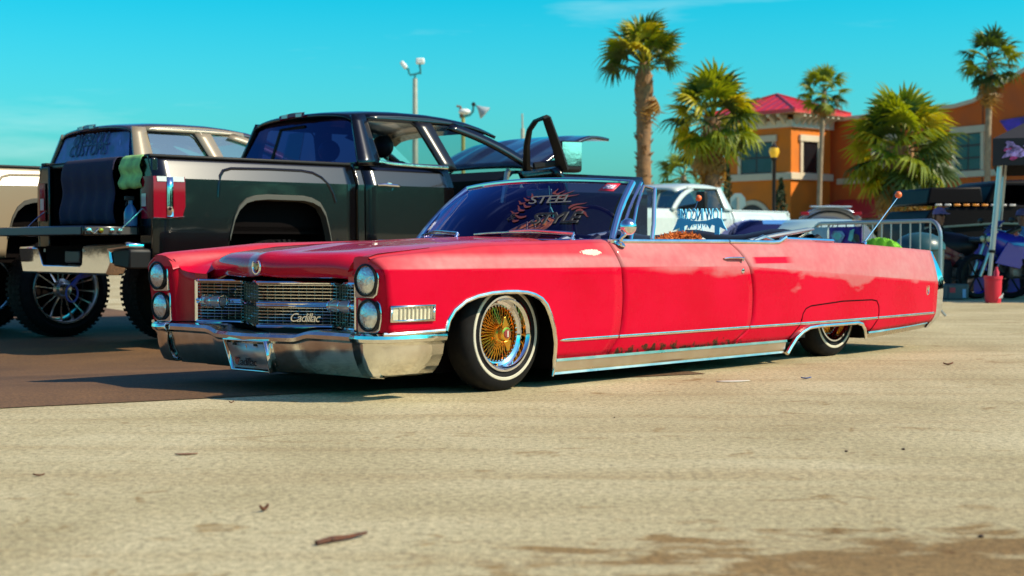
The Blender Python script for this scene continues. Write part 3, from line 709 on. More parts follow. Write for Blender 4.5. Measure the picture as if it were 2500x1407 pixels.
# windscreen frame and glass
def ws_base(v): return (.70+.30*(abs(v)/.78)**2, v, .775-.006*(abs(v)/.78))
def ws_top(v): return (1.215+.125*(abs(v)/.66)**2, v, 1.132-.026*(abs(v)/.66)**2)
nv = 24
gl = [[tuple(Vector(ws_base(.765*k))*(1-t)+Vector(ws_top(.645*k))*t+Vector((-.03*math.sin(math.pi*t), 0, .02*math.sin(math.pi*t)))) for t in (0, .25, .5, .75, 1)] for k in [-1+2*i/nv for i in range(nv+1)]]
VB().grid(gl).build('windscreen', glass('windscreen_glass', (.62, .62, .80), .86, .02, 2.1, (.40, .37, .85)), CAR, ang=80)
FRM = CHROME
VB().tube([ws_top(.665*(-1+2*i/nv)) for i in range(nv+1)], .020, 10, sq=(.8, 1.2)).build('windscreen_header', FRM, CAR)
VB().tube([Vector(ws_base(.78*(-1+2*i/nv)))+Vector((-.005, 0, 0)) for i in range(nv+1)], .008, 8).build('windscreen_sill_trim', FRM, CAR)
for s in (1, -1):
    def pil(t, ou, ov): 
        p = Vector(ws_base(.785))*(1-t)+Vector(ws_top(.665))*t+Vector((-.03*math.sin(math.pi*t)*.6, 0, .02*math.sin(math.pi*t)*.6)); return (p.x+ou, s*(p.y+ov), p.z)
    VB().tube([pil(t/6, 0, 0) for t in range(7)], .021, 8, sq=(1, 1)).build('windscreen_pillar', FRM, CAR)
    VB().tube([pil(t/6, .045, .03) for t in range(7)], .010, 8).build('windscreen_pillar_trim', CHROME, CAR)
    # vent window
    vt = [pil(0, .075, .075), pil(.5, .07, .06), pil(.93, .062, .045)]
    top = (1.425, s*.765, 1.070); bot = (1.215, s*.905, .772)
    fr = VB(); fr.tube([vt[0], vt[1], vt[2], top], .010, 8); fr.tube([top, (1.36, s*.81, .98), (1.28, s*.868, .86), bot], .0125, 8); vo = fr.build('vent_window_frame', CHROME, CAR)
    VB().poly([vt[0], vt[1], vt[2], top, bot]).build('vent_window_glass', glass('clear_glass', (.80, .90, .88), .9), vo)
# wipers
for v0, v1, dz in ((.62, -.02, 0), (-.12, -.82, 0)):
    pts = [Vector(ws_base(lerp(v0, v1, t/5)))+Vector((.025 if t not in (0,) else -.01, 0, .030+.014*math.sin(math.pi*t/5))) for t in range(6)]
    wo = VB().tube(pts, .006, 6).build('wiper_blade', CHROME_W, CAR)
    VB().tube([pts[0]+Vector((-.03, 0, -.03)), pts[0]+Vector((-.012, 0, .008)), pts[2]+Vector((-.012, 0, .012)), pts[3]+Vector((0, 0, .006))], [.012, .010, .007, .005], 6).build('wiper_arm', CHROME_W, wo)
# door mirror
mo = VB().lathe([(0, .060), (.018, .056), (.034, .044), (.044, .024), (.047, .0), (.044, -.010), (0, -.014)], (.90, .985, .842), (-1, .25, 0), 24).build('door_mirror', CHROME, CAR)
VB().tube([(.875, .945, .765), (.88, .955, .785), (.885, .975, .80), (.895, .982, .825)], [.014, .010, .009, .009], 8).build('mirror_stalk', CHROME, mo)
VB().lathe([(0, .014), (.024, .010), (.036, .002), (.038, -.006)], (.875, .943, .752), (.15, .5, 1), 16).build('mirror_base', CHROME, mo)

# cabin
VB().box(.95, 2.95, -.84, .84, .14, .24).build('cabin_floor', VINYL, CAR)
VB().grid([[(u, v, z) for v in [-.80+1.6*i/8 for i in range(9)]] for u, z in ((.80, .745), (.95, .762), (1.10, .758), (1.16, .735), (1.17, .65), (1.12, .50), (1.05, .30))]).build('dashboard', VINYL, CAR, ang=50)
sw = VB(); swc = Vector((1.38, .40, .80)); ax = Vector((.86, 0, .5)).normalized()
e1 = Vector((0, 1, 0)); e2 = ax.cross(e1)
so = sw.tube([swc+(e1*math.cos(a)+e2*math.sin(a))*.195 for a in [2*math.pi*i/32 for i in range(32)]], .012, 8, closed=True).build('steering_wheel', BLACKT, CAR)
VB().tube([swc+e1*.19, swc+Vector((-.03, 0, -.015)), swc-e1*.19], .012, 6).build('wheel_spoke', BLACKT, so)
VB().tube([swc+Vector((-.03, 0, -.015)), swc+Vector((-.28, 0, -.12))], .03, 8).build('steering_column', BLACKT, so)
for v, w in ((.42, .34), (-.42, .34)):
    st = VB().grid([[(u, v+k*w, z-.02*abs(k)**3) for k in [-1+2*i/10 for i in range(11)]] for u, z in ((1.45, .34), (1.46, .44), (1.55, .47), (1.85, .45), (1.95, .50), (2.04, .70), (2.08, .755), (2.13, .772), (2.18, .755), (2.20, .5), (2.18, .3))]).build('front_seat', VINYL, CAR, ang=50)
    for k in (-.55, 0, .55):
        VB().tube([(2.04+.0, v+k*w, .69), (2.08, v+k*w, .765), (2.13, v+k*w, .784), (2.19, v+k*w, .765), (2.21, v+k*w, .6)], .007, 6).build('seat_piping', mat('pale_vinyl', (.66, .66, .60), .4), st)
    VB().grid([[(u, v+k*w*.5, z) for k in (-1, 0, 1)] for u, z in ((2.075, .762), (2.13, .780), (2.185, .762))]).build('seat_top_panel', mat('silver_vinyl', (.52, .56, .60), .3), st)
VB().grid([[(u, .78*k, z-.02*abs(k)**3) for k in [-1+2*i/12 for i in range(13)]] for u, z in ((2.42, .3), (2.44, .45), (2.55, .48), (2.76, .47), (2.82, .60), (2.86, .755), (2.92, .775), (2.98, .745), (3.0, .4))]).build('rear_seat', VINYL, CAR, ang=50)
mr = VB().box(1.265, 1.285, -.10, .10, 1.035, 1.085).build('rear_view_mirror', mat('mirror_back', (.10, .16, .18), .2, .8), CAR, bevel=.008)
VB().tube([(1.27, 0, 1.085), (1.24, 0, 1.12)], .006, 6).build('mirror_stem', CHROME, mr)
# folded soft top: side irons, padded stack, boot edge
st = VB().grid([[(u, v, z+.02*math.sin(v*9+u*5)) for v in [-.80+1.6*i/16 for i in range(17)]] for u, z in ((2.80, .74), (2.82, .80), (2.90, .832), (3.02, .815), (3.10, .83), (3.22, .80), (3.30, .76))]).build('folded_top', VINYL, CAR, ang=60)
for s in (1, -1):
    VB().tube([(2.40, s*.76, .770), (2.7, s*.78, .806), (3.05, s*.79, .845), (3.12, s*.79, .85)], [.018, .024, .022, .010], 8, sq=(.7, 1.4)).build('top_side_iron', mat('iron_grey', (.42, .44, .42), .35, .8), st)
    VB().tube([(2.42, s*.72, .738), (2.75, s*.74, .772), (3.08, s*.75, .806)], .026, 8).build('top_side_iron', BLACKT, st)
    VB().tube([(2.85, s*.80, .765), (2.97, s*.80, .80), (3.07, s*.80, .842)], .009, 6).build('top_linkage', CHROME_W, st)
    VB().tube([(2.36, s*.82, .765), (2.48, s*.82, .79), (2.60, s*.82, .77)], [.010, .022, .010], 8).build('top_latch', ALU, st)
    VB().tube([(3.08, s*.80, .76), (3.16, s*.80, .79), (3.26, s*.80, .765)], [.012, .028, .010], 8).build('top_strap', BLACKT, st)
# antennas with orange balls
for s, u0, tip in ((1, 3.66, (4.02, .93, 1.085)), (-1, 3.90, (4.05, -.80, 1.10))):
    b0 = Vector((u0, s*.86, zt(u0)+.012)); tp = Vector(tip)
    ao = VB().tube([b0, lerp(b0, tp, .5), tp], [.005, .004, .003], 8).build('antenna', CHROME, CAR)
    VB().lathe([(0, .034), (.012, .03), (.018, .014), (.024, 0)], b0-Vector((0, 0, .010)), tp-b0, 14).build('antenna_base', CHROME, ao)
    VB().ball(tp+Vector((0, 0, .012)), .0245, 18, 12).build('antenna_ball', ORANGE, ao)

# wheels
def wire_wheel(u, vo, s, z, Rt=.296, Rl=.193, wd=.165):
    ax = (0, s, 0); c = (u, s*vo, z)
    H = lambda pr: [(r, h) for r, h in pr]
    root = VB().lathe([(Rl-.01, -wd+.01), (Rl+.03, -wd), (Rt-.03, -wd+.004), (Rt-.008, -wd+.025), (Rt, -wd+.045), (Rt, -.045), (Rt-.006, -.026), (Rt-.026, -.006), (Rt-.05, .002), (Rl+.045, .004), (Rl+.012, -.002), (Rl-.002, -.012)], c, ax, 56).build('tyre', RUBBER, CAR, ang=30)
    VB().lathe([(Rl+.027, .0045), (Rl+.030, .0075), (Rl+.042, .0070), (Rl+.045, .0035)], c, ax, 56).build('whitewall', WHITEWALL, root)
    VB().lathe([(Rl-.004, -.016), (Rl+.004, -.006), (Rl, .004), (Rl-.010, .004), (Rl-.015, -.006), (Rl-.022, -.012), (Rl-.027, -.050), (.152, -.058), (.146, -.052), (.143, -.058), (.147, -.07), (Rl-.024, -.085), (Rl-.022, -.13), (Rl, -.15)], c, ax, 56).build('rim', CHROME, root)
    VB().lathe([(.141, -.060), (.145, -.07), (.141, -.080)], c, ax, 56).build('spoke_ring', GOLD, root)
    sp = VB(); axv = Vector(ax); x = Vector((1, 0, 0)); y = Vector((0, 0, 1)); cc = Vector(c)
    for k in range(38):
        for lay, (h0, r0, h1, r1, tw) in enumerate(((.004, .046, -.052, .142, .10), (-.045, .048, -.072, .142, -.12))):
            a = 2*math.pi*(k+.5*lay)/38; d0 = x*math.cos(a)+y*math.sin(a); d1 = x*math.cos(a+tw)+y*math.sin(a+tw)
            sp.tube([cc+d0*r0+axv*(h0-.035), cc+d1*r1+axv*(h1-.012)], .0024, 4, cap=False)
    so = sp.build('spokes', GOLD, root); so['kind'] = 'stuff'
    nb = VB()
    for k in range(38):
        a = 2*math.pi*k/38; d = x*math.cos(a)+y*math.sin(a); nb.ball(cc+d*(.140)+axv*(-.056), .0040, 6, 4)
    no = nb.build('spoke_nipples', CHROME, root); no['kind'] = 'stuff'
    VB().lathe([(.050, -.09), (.050, -.03), (.045, -.02), (.040, -.014), (.040, .0), (.035, .010), (.022, .014), (0, .014)], c, ax, 32).build('hub', GOLD, root)
    VB().lathe([(.024, .014), (.020, .0175), (0, .0175)], c, ax, 24).build('hub_emblem', mat('hub_red', (.30, .03, .02), .25, .2, coat=1), root)
    VB().xf(lambda p: p)
    em = VB(); em.prism([cc+x*a+y*b+axv*.0178 for a, b in ((-.004, -.016), (.004, -.016), (.004, .016), (-.004, .016))], axv*.002); em.build('hub_stripe', WHITEWALL, root)
    for q in (0, 1):
        a = R(100+180*q); d = x*math.cos(a)*(1 if s > 0 else -1)+y*math.sin(a); t = axv.cross(d)
        VB().prism([cc+d*rr+t*w+axv*.000 for rr, w in ((.034, -.026), (.060, -.019), (.084, -.006), (.090, .003), (.079, .010), (.058, .017), (.034, .026))], axv*.012).build('spinner_blade', GOLD, root, bevel=.003)
    VB().lathe([(.0, -.16), (Rl-.03, -.15), (Rl-.03, -.105)], c, ax, 32).build('brake_drum', DARK, root)
    return root
for s in (1, -1):
    wire_wheel(0, .90, s, .292)
    wire_wheel(3.289, .86, s, .292)

# loose things on and in the car
pq = thing('back_window_plaque', 'light blue cut-out club plaque read from behind inside the convertible', 'plaque', tuple(Vector((-.697, 8.25, 0))+Matrix.Rotation(R(47.4), 3, 'Z') @ Vector((2.80, -.10, .845))), R(47.4))
BLUE = mat('plaque_blue', (.20, .70, .95), .5)
def pl(v, z): return (0, v, z)
pb = MB(); 
half = [(0, .062), (.06, .066), (.10, .075), (.15, .085), (.185, .070), (.20, .035), (.225, -.002), (.19, .010), (.165, .022), (.165, -.03), (.125, -.03), (.125, .030), (.10, .036), (.085, .008), (.062, .040), (0, .045)]
pb.prism([pl(v, z) for v, z in half]+[pl(-v, z) for v, z in half[::-1][1:-1]], (.006, 0, 0)); pb.build('plaque_frame', BLUE, pq)
text('plaque_word', 'LOW INCOME', .118, BLUE, pq, basis((.003, 0, .102), (0, 1, 0), (0, 0, 1)) @ Matrix.Scale(.52, 4, (1, 0, 0)), .004, 0, .9)
for k in range(9): MB().box(0, .006, -.072+.018*k-.004, -.072+.018*k+.004, .020 if k % 2 else .030, .050).build('plaque_stroke', BLUE, pq)
MB().tube([pl(-.03, -.005), pl(-.02, .02), pl(0, .0), pl(.012, .02), pl(.03, -.006)], .003, 5).build('plaque_flourish', BLUE, pq)
def on_car(u, v, z): return tuple(Vector((-.697, 8.25, 0))+Matrix.Rotation(R(47.4), 3, 'Z') @ Vector((u, -v, z)))
cd = thing('card_fan', 'fan of orange printed leaflets propped on the dashboard', 'leaflets', on_car(.90, .10, .772), R(47.4))
CARD = mat('card_print', (.80, .24, .05), .6, noise=(45, .7)); CARDE = mat('card_edge', (.85, .60, .40), .6)
for i in range(5):
    a = R(56-9*i); w, h = .10, .21; ox = .05*i-.09
    def cp(x, y): 
        X = x*math.cos(a)+y*math.sin(a); Z = -x*math.sin(a)+y*math.cos(a); return (.010*i+Z*.62-.04, -(ox+.06)-X*.8, .008+Z*.62)
    o = MB().poly([cp(-w/2, 0), cp(w/2, 0), cp(w/2, h), cp(-w/2, h)]).build('leaflet', CARD, cd, solid=.002)
    MB().tube([cp(-w/2, 0), cp(-w/2, h), cp(w/2, h)], .0035, 4).build('leaflet_border', CARDE, o)
fz = MB(); rnd = random.Random(5)
for k in range(500):
    t = rnd.random(); c = Vector((1.66+.42*t, -(.55+.10*rnd.random()), .755+.05*math.sin(t*math.pi)*rnd.random()+.02*t))
    d = Vector((rnd.gauss(0, 1), rnd.gauss(0, 1), abs(rnd.gauss(0, 1)))).normalized(); fz.tube([c, c+d*.03], [.006, .002], 4)
fo = fz.build('fluffy_duster', mat('orange_fluff', (.65, .16, .02), .8)); fo.matrix_world = CAR.matrix_basis.copy()
fo.location = CAR.location; fo.rotation_euler = (0, 0, R(47.4))
tag(fo, 'fluffy orange duster lying behind the windscreen beside the vent window', 'duster')
orn = VB().tube([(1.25, .10, 1.10), (1.24, .115, 1.04), (1.235, .125, .97)], .002, 4); orn.tube([(1.235, .125, .97), (1.235, .15, .93), (1.235, .135, .88), (1.235, .115, .90), (1.235, .125, .97)], .006, 6)
oo = orn.build('hanging_ornament', mat('teal_bead', (.10, .45, .42), .3)); oo.location = CAR.location; oo.rotation_euler = (0, 0, R(47.4)); tag(oo, 'teal charm hanging by a string behind the windscreen', 'ornament')
# windscreen decals
def ws_pt(k, t, off=-.006):
    p = Vector(ws_base(.765*k))*(1-t)+Vector(ws_top(.645*k))*t+Vector((-.03*math.sin(math.pi*t), 0, .02*math.sin(math.pi*t)))
    return Vector((p.x+off*.8, -p.y, p.z+.6*abs(off)))
def decal(name, s, size, m, k, t, rot=0, shear=0, sp=1.0, off=-.006, grow=0):
    p = ws_pt(k, t, off); px_ = ws_pt(k+.05, t, off)-p; py_ = ws_pt(k, t+.05, off)-p
    px_ = Vector((px_.x, px_.y, px_.z)).normalized(); py_ = (py_-px_*py_.dot(px_)).normalized()
    x = px_*math.cos(rot)+py_*math.sin(rot); y = -px_*math.sin(rot)+py_*math.cos(rot)
    return text(name, s, size, m, CAR, basis(p, x, y), .0006, shear, sp, grow=grow)
GREYD = mat('decal_grey', (.11, .105, .105), .8); REDD = mat('decal_red', (.13, .018, .02), .8); BLKD = mat('decal_black', (.012, .01, .012), .6)
decal('screen_decal', 'STEEL', .125, GREYD, .46, .60, R(6), 0, .82)
decal('screen_decal', 'STYLE', .125, GREYD, .60, .30, R(4), .25, .82, -.004, .004)
decal('screen_decal', 'STYLE', .125, BLKD, .60, .30, R(4), .25, .82, -.008)
decal('screen_decal', '&', .09, BLKD, .23, .31, R(4), .1)
rnd = random.Random(21)
for k0, t0, a in [(.27-.03*(i % 3)+.02*(i // 3), .66-.055*i, 165+rnd.uniform(-20, 20)) for i in range(8)]+[(.44+.05*i, .74-.03*i, 120-25*i) for i in range(4)]+[(.70+.03*i, .50-.04*i, 40-20*i) for i in range(4)]:
    p = ws_pt(k0, t0, -.004); px_ = (ws_pt(k0+.05, t0, -.004)-p).normalized(); py_ = (ws_pt(k0, t0+.05, -.004)-p).normalized()
    d = px_*math.cos(R(a))+py_*math.sin(R(a)); e = -px_*math.sin(R(a))+py_*math.cos(R(a)); L_ = rnd.uniform(.045, .075)
    top_, bot_ = [], []
    for i in range(7):
        t = i/6; c = p+d*(L_*(1.5*t-.5))+e*(.012*math.sin(t*5.0)); w = .013*(1-t)**.8*(.35+.65*math.sin(min(1, t*3+.2)*math.pi/2))
        top_.append(c+e*w); bot_.append(c-e*w)
    MB().grid([top_, bot_]).build('screen_decal_flame', REDD, CAR, ang=0, solid=.0005)
stk = MB(); stk.poly([ws_pt(k, t, -.005) for k, t in ((.80, .79), (.93, .79), (.945, .955), (.825, .955))]); sk_o = stk.build('screen_sticker', mat('sticker_red', (.70, .02, .05), .5), CAR, solid=.001)
stk = MB(); stk.poly([ws_pt(k, t, -.008) for k, t in ((.825, .83), (.915, .83), (.925, .915), (.84, .92))]); stk.build('sticker_print', mat('sticker_print', (.55, .45, .55), .5, noise=(90, .8)), sk_o, solid=.001)
# ================================================================== pickup trucks
GLASS_CLR = MATS['clear_glass']
def paint(name, col, rough=.12, metal=0, coat=1.0, noise=None):
    m = mat(name, col, rough, metal, coat, .03, .5, noise, (1.5, .006))
    return m
def S_(u, z):   # tumblehome of the cab side
    return lerp(.985, .745, max(0, min(1, (z-1.45)/.48)))
def tside(u, z):
    if z > 1.27: return 1.0-.41*(z-1.27)-.08*max(0, z-1.42)
    return 1.0-.02*max(0, (.80-z)/.25)
TARCH = [(.672, .60), (.69, .78), (.735, .945), (.78, 1.03), (.85, 1.09), (.93, 1.113), (1.05, 1.124), (1.41, 1.121), (1.50, 1.105), (1.58, 1.07), (1.635, .99), (1.668, .88), (1.70, .75), (1.71, .60)]
def truck_wheel(parent, u, v, s, z, Rt=.46, Rl=.285, wd=.34, spokes=16, rimmat=None):
    ax = (0, s, 0); c = (u, s*v, z); rimmat = rimmat or CHROME
    root = VB().lathe([(Rl-.02, -wd), (Rt-.06, -wd), (Rt-.012, -wd+.04), (Rt, -wd+.07), (Rt, -.07), (Rt-.012, -.04), (Rt-.06, -.004), (Rl+.05, .004), (Rl+.01, -.012), (Rl-.004, -.03)], c, ax, 48).build('tyre', RUBBER, parent)
    lg = VB(); axv = Vector(ax); x = Vector((1, 0, 0)); y = Vector((0, 0, 1)); cc = Vector(c)
    for k in range(56):
        for h0, h1, off in ((-wd+.02, -wd*.52, 0), (-wd*.48, -.02, .5)):
            a = 2*math.pi*(k+off)/56; d = x*math.cos(a)+y*math.sin(a); t = axv.cross(d)
            pts = [cc+d*(Rt-.004)+t*q+axv*h for q, h in ((-.018, h0), (.012, h0), (.018, h1), (-.010, h1))]
            lg.prism(pts, d*.005)
    lo = lg.build('tread_blocks', RUBBER, root); lo['kind'] = 'stuff'
    VB().lathe([(Rl+.006, -.022), (Rl+.012, -.006), (Rl+.004, .008), (Rl-.012, .006), (Rl-.022, -.01), (Rl-.035, -.10), (Rl-.04, -.20), (Rl-.02, -wd+.02)], c, ax, 48).build('rim', rimmat, root)
    for k in range(spokes):
        a = 2*math.pi*k/spokes; d = x*math.cos(a)+y*math.sin(a); t = axv.cross(d); tw = d*math.cos(.10)+t*math.sin(.10)
        VB().tube([cc+d*.075+axv*-.10, cc+tw*(Rl*.6)+axv*-.085, cc+tw*(Rl-.03)+axv*-.055], [.016, .012, .017], 6, sq=(.7, 1)).build('spoke', rimmat, root)
    VB().lathe([(.10, -.12), (.095, -.085), (.07, -.075), (.055, -.04), (.035, -.03), (0, -.03)], c, ax, 24).build('hub', rimmat, root)
    VB().lathe([(0, -wd+.04), (Rl-.05, -wd+.05), (Rl-.05, -.22)], c, ax, 32).build('brake', DARK, root)
    return root

def pickup(name, label, X0, Y0, yaw, z0, PAINT, GL, o, group=None):
    T = thing(name, label, 'pickup truck', (X0, Y0, z0), R(yaw), group)
    cabL = o.get('cab', 2.28); u_b = 1.97                # bed length, then the cab
    L_h = u_b+cabL                                       # hinge of the bonnet / base of the pillar
    TRIM = o.get('trim', BLACKT)
    WW = lambda k: [t for t in k]
    # bed
    for s in (1, -1):
        zb = lambda u: interp(TARCH, u) if .672 <= u <= 1.71 else .60
        us = sorted(set([0, .08, .16, .25, .34]+[u/1.955 for u, _ in TARCH]+[.9, .95, 1]))
        P = patch_t(lambda z: 0.0, lambda z: 1.955, zb, lambda u: 1.45, us, [0, .1, .2, .32, .45, .55, .65, .72, .80, .83, .87, .91, .95, 1])
        VB().grid([[(a, s*b, c) for a, b, c in r] for r in P]).build('bed_side', PAINT, T, ang=14, solid=.02)
        # flared arch bulge and dark arch lip
        outer = [(.585, 1.13), (.592, 1.237), (.61, 1.30), (.65, 1.345), (.73, 1.366), (1.10, 1.373), (1.42, 1.371), (1.53, 1.357), (1.61, 1.32), (1.67, 1.26), (1.715, 1.19), (1.745, 1.11)]
        VB().tube([(u, s*(tside(u, z)+.002), z) for u, z in outer], .017, 8, sq=(1, 1)).build('arch_ridge', PAINT, T)
        inner = [(u, z) for u, z in TARCH if z > .6]
        lip = VB(); lip.grid([[(u+ (0 if j < 2 else 0), s*(tside(u, min(z, 1.2))+w), z+dz) for j, (w, dz) in enumerate(((.004, .045), (.022, .035), (.022, 0), (-.06, -.01)))] for u, z in inner])
        lip.build('arch_trim', mat('arch_trim_grey', (.075, .068, .052), .55) if o.get('archgrey', 1) else PAINT, T, ang=50)
        VB().box(0, 1.95, min(s*.86, s*.955), max(s*.86, s*.955), 1.435, 1.462).build('bed_rail', TRIM, T, bevel=.01)
        VB().box(.01, 1.95, min(s*.80, s*.84), max(s*.80, s*.84), .86, 1.43).build('bed_inner_wall', DARK, T)
        VB().box(.0, .06, min(s*.80, s*.985), max(s*.80, s*.985), .70, 1.43).build('tail_pillar', PAINT, T, bevel=.01)
    VB().box(0.0, 1.95, -.84, .84, .84, .90).build('bed_floor', DARK, T)
    VB().box(1.90, 1.95, -.84, .84, .9, 1.44).build('bed_front_wall', DARK, T)
    VB().box(.1, 5.4, -.62, .62, .55, .80).build('chassis', DARK, T)
    for s in (1, -1):
        ub = .62
        VB().box(.62, .66, min(s*.62, s*.97), max(s*.62, s*.97), .60, 1.13).build('wheel_well', DARK, T)
        VB().box(1.72, 1.76, min(s*.62, s*.97), max(s*.62, s*.97), .60, 1.13).build('wheel_well', DARK, T)
        VB().box(.62, 1.76, min(s*.62, s*.97), max(s*.62, s*.97), 1.13, 1.16).build('wheel_well', DARK, T)
        VB().box(.62, 1.76, min(s*.60, s*.64), max(s*.60, s*.64), .60, 1.16).build('wheel_well', DARK, T)
    if o.get('tonneau'):
        VB().box(.03, 1.92, -.86, .86, 1.405, 1.445).build('bed_cover', VINYL, T, bevel=.012)
        for k in range(4): VB().box(.03+.47*k, .05+.47*k, -.84, .84, 1.446, 1.452).build('cover_slat', BLACKT, T)
    # tail lamps
    RL = mat('tail_red', (.24, .0008, .012), .12, spec=.4); PLENS = mat('tail_pale', (.60, .58, .52), .15, coat=1); 
    for s in (1, -1):
        q = lambda u, z, w=.008: (u, s*(tside(u, z)+w+.010), z)
        lm = VB().grid([[(-.012, s*.845, z), (-.016, s*.93, z), (-.012, s*(tside(0, z)-.005), z), q(.0, z, .008), q(.10, z), q(.28 if z > 1.0 else .26, z)] for z in (.955, .99, 1.05, 1.15, 1.24, 1.285)]).build('tail_lamp', RL, T, ang=50)
        VB().grid([[q(a, z, .013) for a in (.115, .15, .17)] for z in (.97, 1.05, 1.14, 1.2, 1.28)]).build('lamp_divider', CHROME, lm, solid=.006)
        VB().grid([[q(a, z, .012) for a in (.03, .12, .27)] for z in (1.245, 1.285)]).build('lamp_top_band', PLENS, lm)
        VB().grid([[(-.019, s*v, z) for v in (.86, .93)] for z in (1.05, 1.15)]).build('reverse_lens', PLENS, lm)
        VB().tube([q(.0, .958, .012), q(.12, .955, .014), q(.27, .968, .012)], .006, 6).build('lamp_lower_trim', CHROME, lm)
    # tailgate
    if o.get('gate') == 'down':
        tg = VB().box(-.50, -.015, -.835, .835, .82, .895).build('tailgate', PAINT, T, bevel=.012)
        VB().box(-.505, -.5005, -.80, .80, .828, .888).build('tailgate_edge', mat('gate_edge', (.035, .035, .06), .35), tg, bevel=.004)
        VB().box(-.49, -.05, .8355, .842, .83, .885).build('gate_side_cap', mat('gate_side', (.05, .04, .035), .4), tg)
        for u_, m_ in ((-.46, CHROME_W), (-.36, GOLD), (-.27, CHROME_W), (-.20, CHROME_W)):
            VB().lathe([(0, .018), (.018, .015), (.022, 0)], (u_, .842, .858), (0, 1, 0), 12).build('gate_latch', m_, tg)
        VB().tube([(-.49, .85, .88), (-.42, .852, .84), (-.38, .85, .872)], .008, 6).build('gate_latch', CHROME_W, tg)
        for s in (1, -1): VB().tube([(-.20, s*.86, .868), (-.10, s*.87, .96), (.01, s*.865, 1.05)], .006, 6).build('gate_cable', CHROME_W, tg)
    else:
        tg = VB().box(-.02, .02, -.84, .84, .86, 1.45).build('tailgate', PAINT, T, bevel=.012)
        VB().box(-.04, -.021, -.13, .13, 1.18, 1.27).build('tailgate_handle', CHROME, tg, bevel=.01)
    # rear bumper
    out = [(-.97, .735), (-.60, .735), (-.575, .72), (-.51, .60), (-.49, .587), (.17, .587), (.195, .60), (.21, .735), (.225, .75), (.96, .768), (.965, .72), (.66, .70), (.70, .60), (.62, .505), (-.90, .505), (-.965, .66)]
    bo = VB().prism([(-.20, v, z) for v, z in out], (.16, 0, 0)).build('rear_bumper', CHROME, T, bevel=.018)
    VB().box(-.17, -.05, -.50, .20, .585, .74).build('plate_recess', DARK, bo)
    VB().box(-.19, -.10, -.12, .14, .60, .70).build('bumper_hitch', mat('hitch_dark', (.05, .03, .03), .4), bo, bevel=.01)
    VB().prism([(-.19, v, z) for v, z in ((.70, .70), (.965, .72), (.985, .70), (.97, .56), (.72, .58))], (.25, 0, 0)).build('bumper_end', BLACKT, bo, bevel=.015)
    if 1:
        for v in (-.50, .20): VB().box(-.206, -.201, v+.03, v+.055, .69, .715).build('bumper_lamp', PLENS, bo)
    # cab shell
    zt_ = 1.45
    cab_end = L_h
    def side_panel(nm, ua, ub, z0_, z1_, s, m=PAINT, solid=.02, label=None):
        P = [[(lerp(ua(z), ub(z), i/8), s*(tside(0, z)-.0), z) for z in sorted([lerp(z0_, z1_, j/14) for j in range(15)]+([1.27] if z1_ > 1.27 > z0_ else []))] for i in range(9)]
        return VB().grid(P).build(nm, m, T, ang=14, solid=solid)
    gA = lambda z: 2.06+.01*(1.45-z); uB = o.get('uB', 3.085)
    for s in (1, -1):
        side_panel('cab_corner', lambda z: u_b+.015, lambda z: gA(z)-.006, .60, 1.45, s)
        if o.get('two_door'):
            side_panel('front_door', lambda z: gA(z)+.006, lambda z: L_h-.12, .62, 1.45, s)
        else:
            rd = side_panel('rear_door', lambda z: gA(z)+.006, lambda z: uB-.006-.08*(z-1.2)*(1 if z > 1.2 else 0), .62, 1.45, s)
            if not (o.get('front_open') and s == 1): side_panel('front_door', lambda z: uB+.006-.08*(z-1.2)*(1 if z > 1.2 else 0), lambda z: L_h-.20, .62, 1.45, s)
        q = lambda u, z, w: (u, s*(tside(u, z)+w), z)
        for uh in ((2.20,) if not o.get('two_door') else (2.2,)):
            hd = VB().tube([q(uh, 1.275, .012), q(uh+.04, 1.278, .036), q(uh+.20, 1.272, .036), q(uh+.235, 1.268, .012)], [.014, .019, .018, .013], 8, sq=(.7, 1.2)).build('door_handle', o.get('handle', CHROME), T)
            VB().lathe([(.045, .004), (.04, .010), (0, .002)], q(uh+.13, 1.262, 0), (0, s, 0), 16).build('handle_cup', CHROME if o.get('handle') is None else PAINT, hd)
        side_panel('sill', lambda z: u_b+.1, lambda z: L_h-.2, .52, .61, s, TRIM)
        side_panel('front_fender', lambda z: L_h-.19, lambda z: L_h+1.45, .80, 1.45, s)
        VB().tube([(gA(1)+.005, s*(tside(0, z)-.014), z) for z in (.62, .9, 1.2, 1.45)], .012, 4).build('door_seam', DARK, T)
    VB().box(u_b+.02, u_b+.06, -.95, .95, .62, 1.47).build('cab_back', PAINT, T)
    VB().box(u_b+.06, L_h+.2, -.9, .9, .60, .72).build('cab_floor', DARK, T)
    # roof
    def roof_z(u): return smooth_interp([(u_b, 1.885), (u_b+.12, 1.935), (u_b+.5, 1.968), (u_b+cabL*.45, 1.972), (u_b+cabL*.66, 1.930), (u_b+cabL*.78, 1.868), (u_b+cabL*.84, 1.82)], u)
    ru = [u_b+.06, u_b+.10, u_b+.2, u_b+.4]+[u_b+cabL*k for k in (.3, .45, .55, .66, .74, .80)]
    P = []
    for u in ru:
        z = roof_z(u); row = []
        for k in [-1+2*i/16 for i in range(17)]:
            row.append((u+(.06*(abs(k))**2 if u < u_b+.3 else 0), .775*k, z-.045*abs(k)**3-.030*sstep(.85, 1, abs(k))))
        P.append(row)
    rf = VB().grid(P).build('roof', o.get('roof', PAINT), T, ang=50, solid=.03)
    # greenhouse side frames
    q = lambda u, z, s, w=0: (u, s*(S_(u, z)+w), z)
    ztop = lambda u: roof_z(u)-.070
    wT, wB = 1.865, 1.470
    uCt, uCb = u_b+.27, u_b+.275   # rear edge of the rear door window
    uBt, uBb = (2.79, 2.955) if not o.get('two_door') else (L_h-.72, L_h-.25)
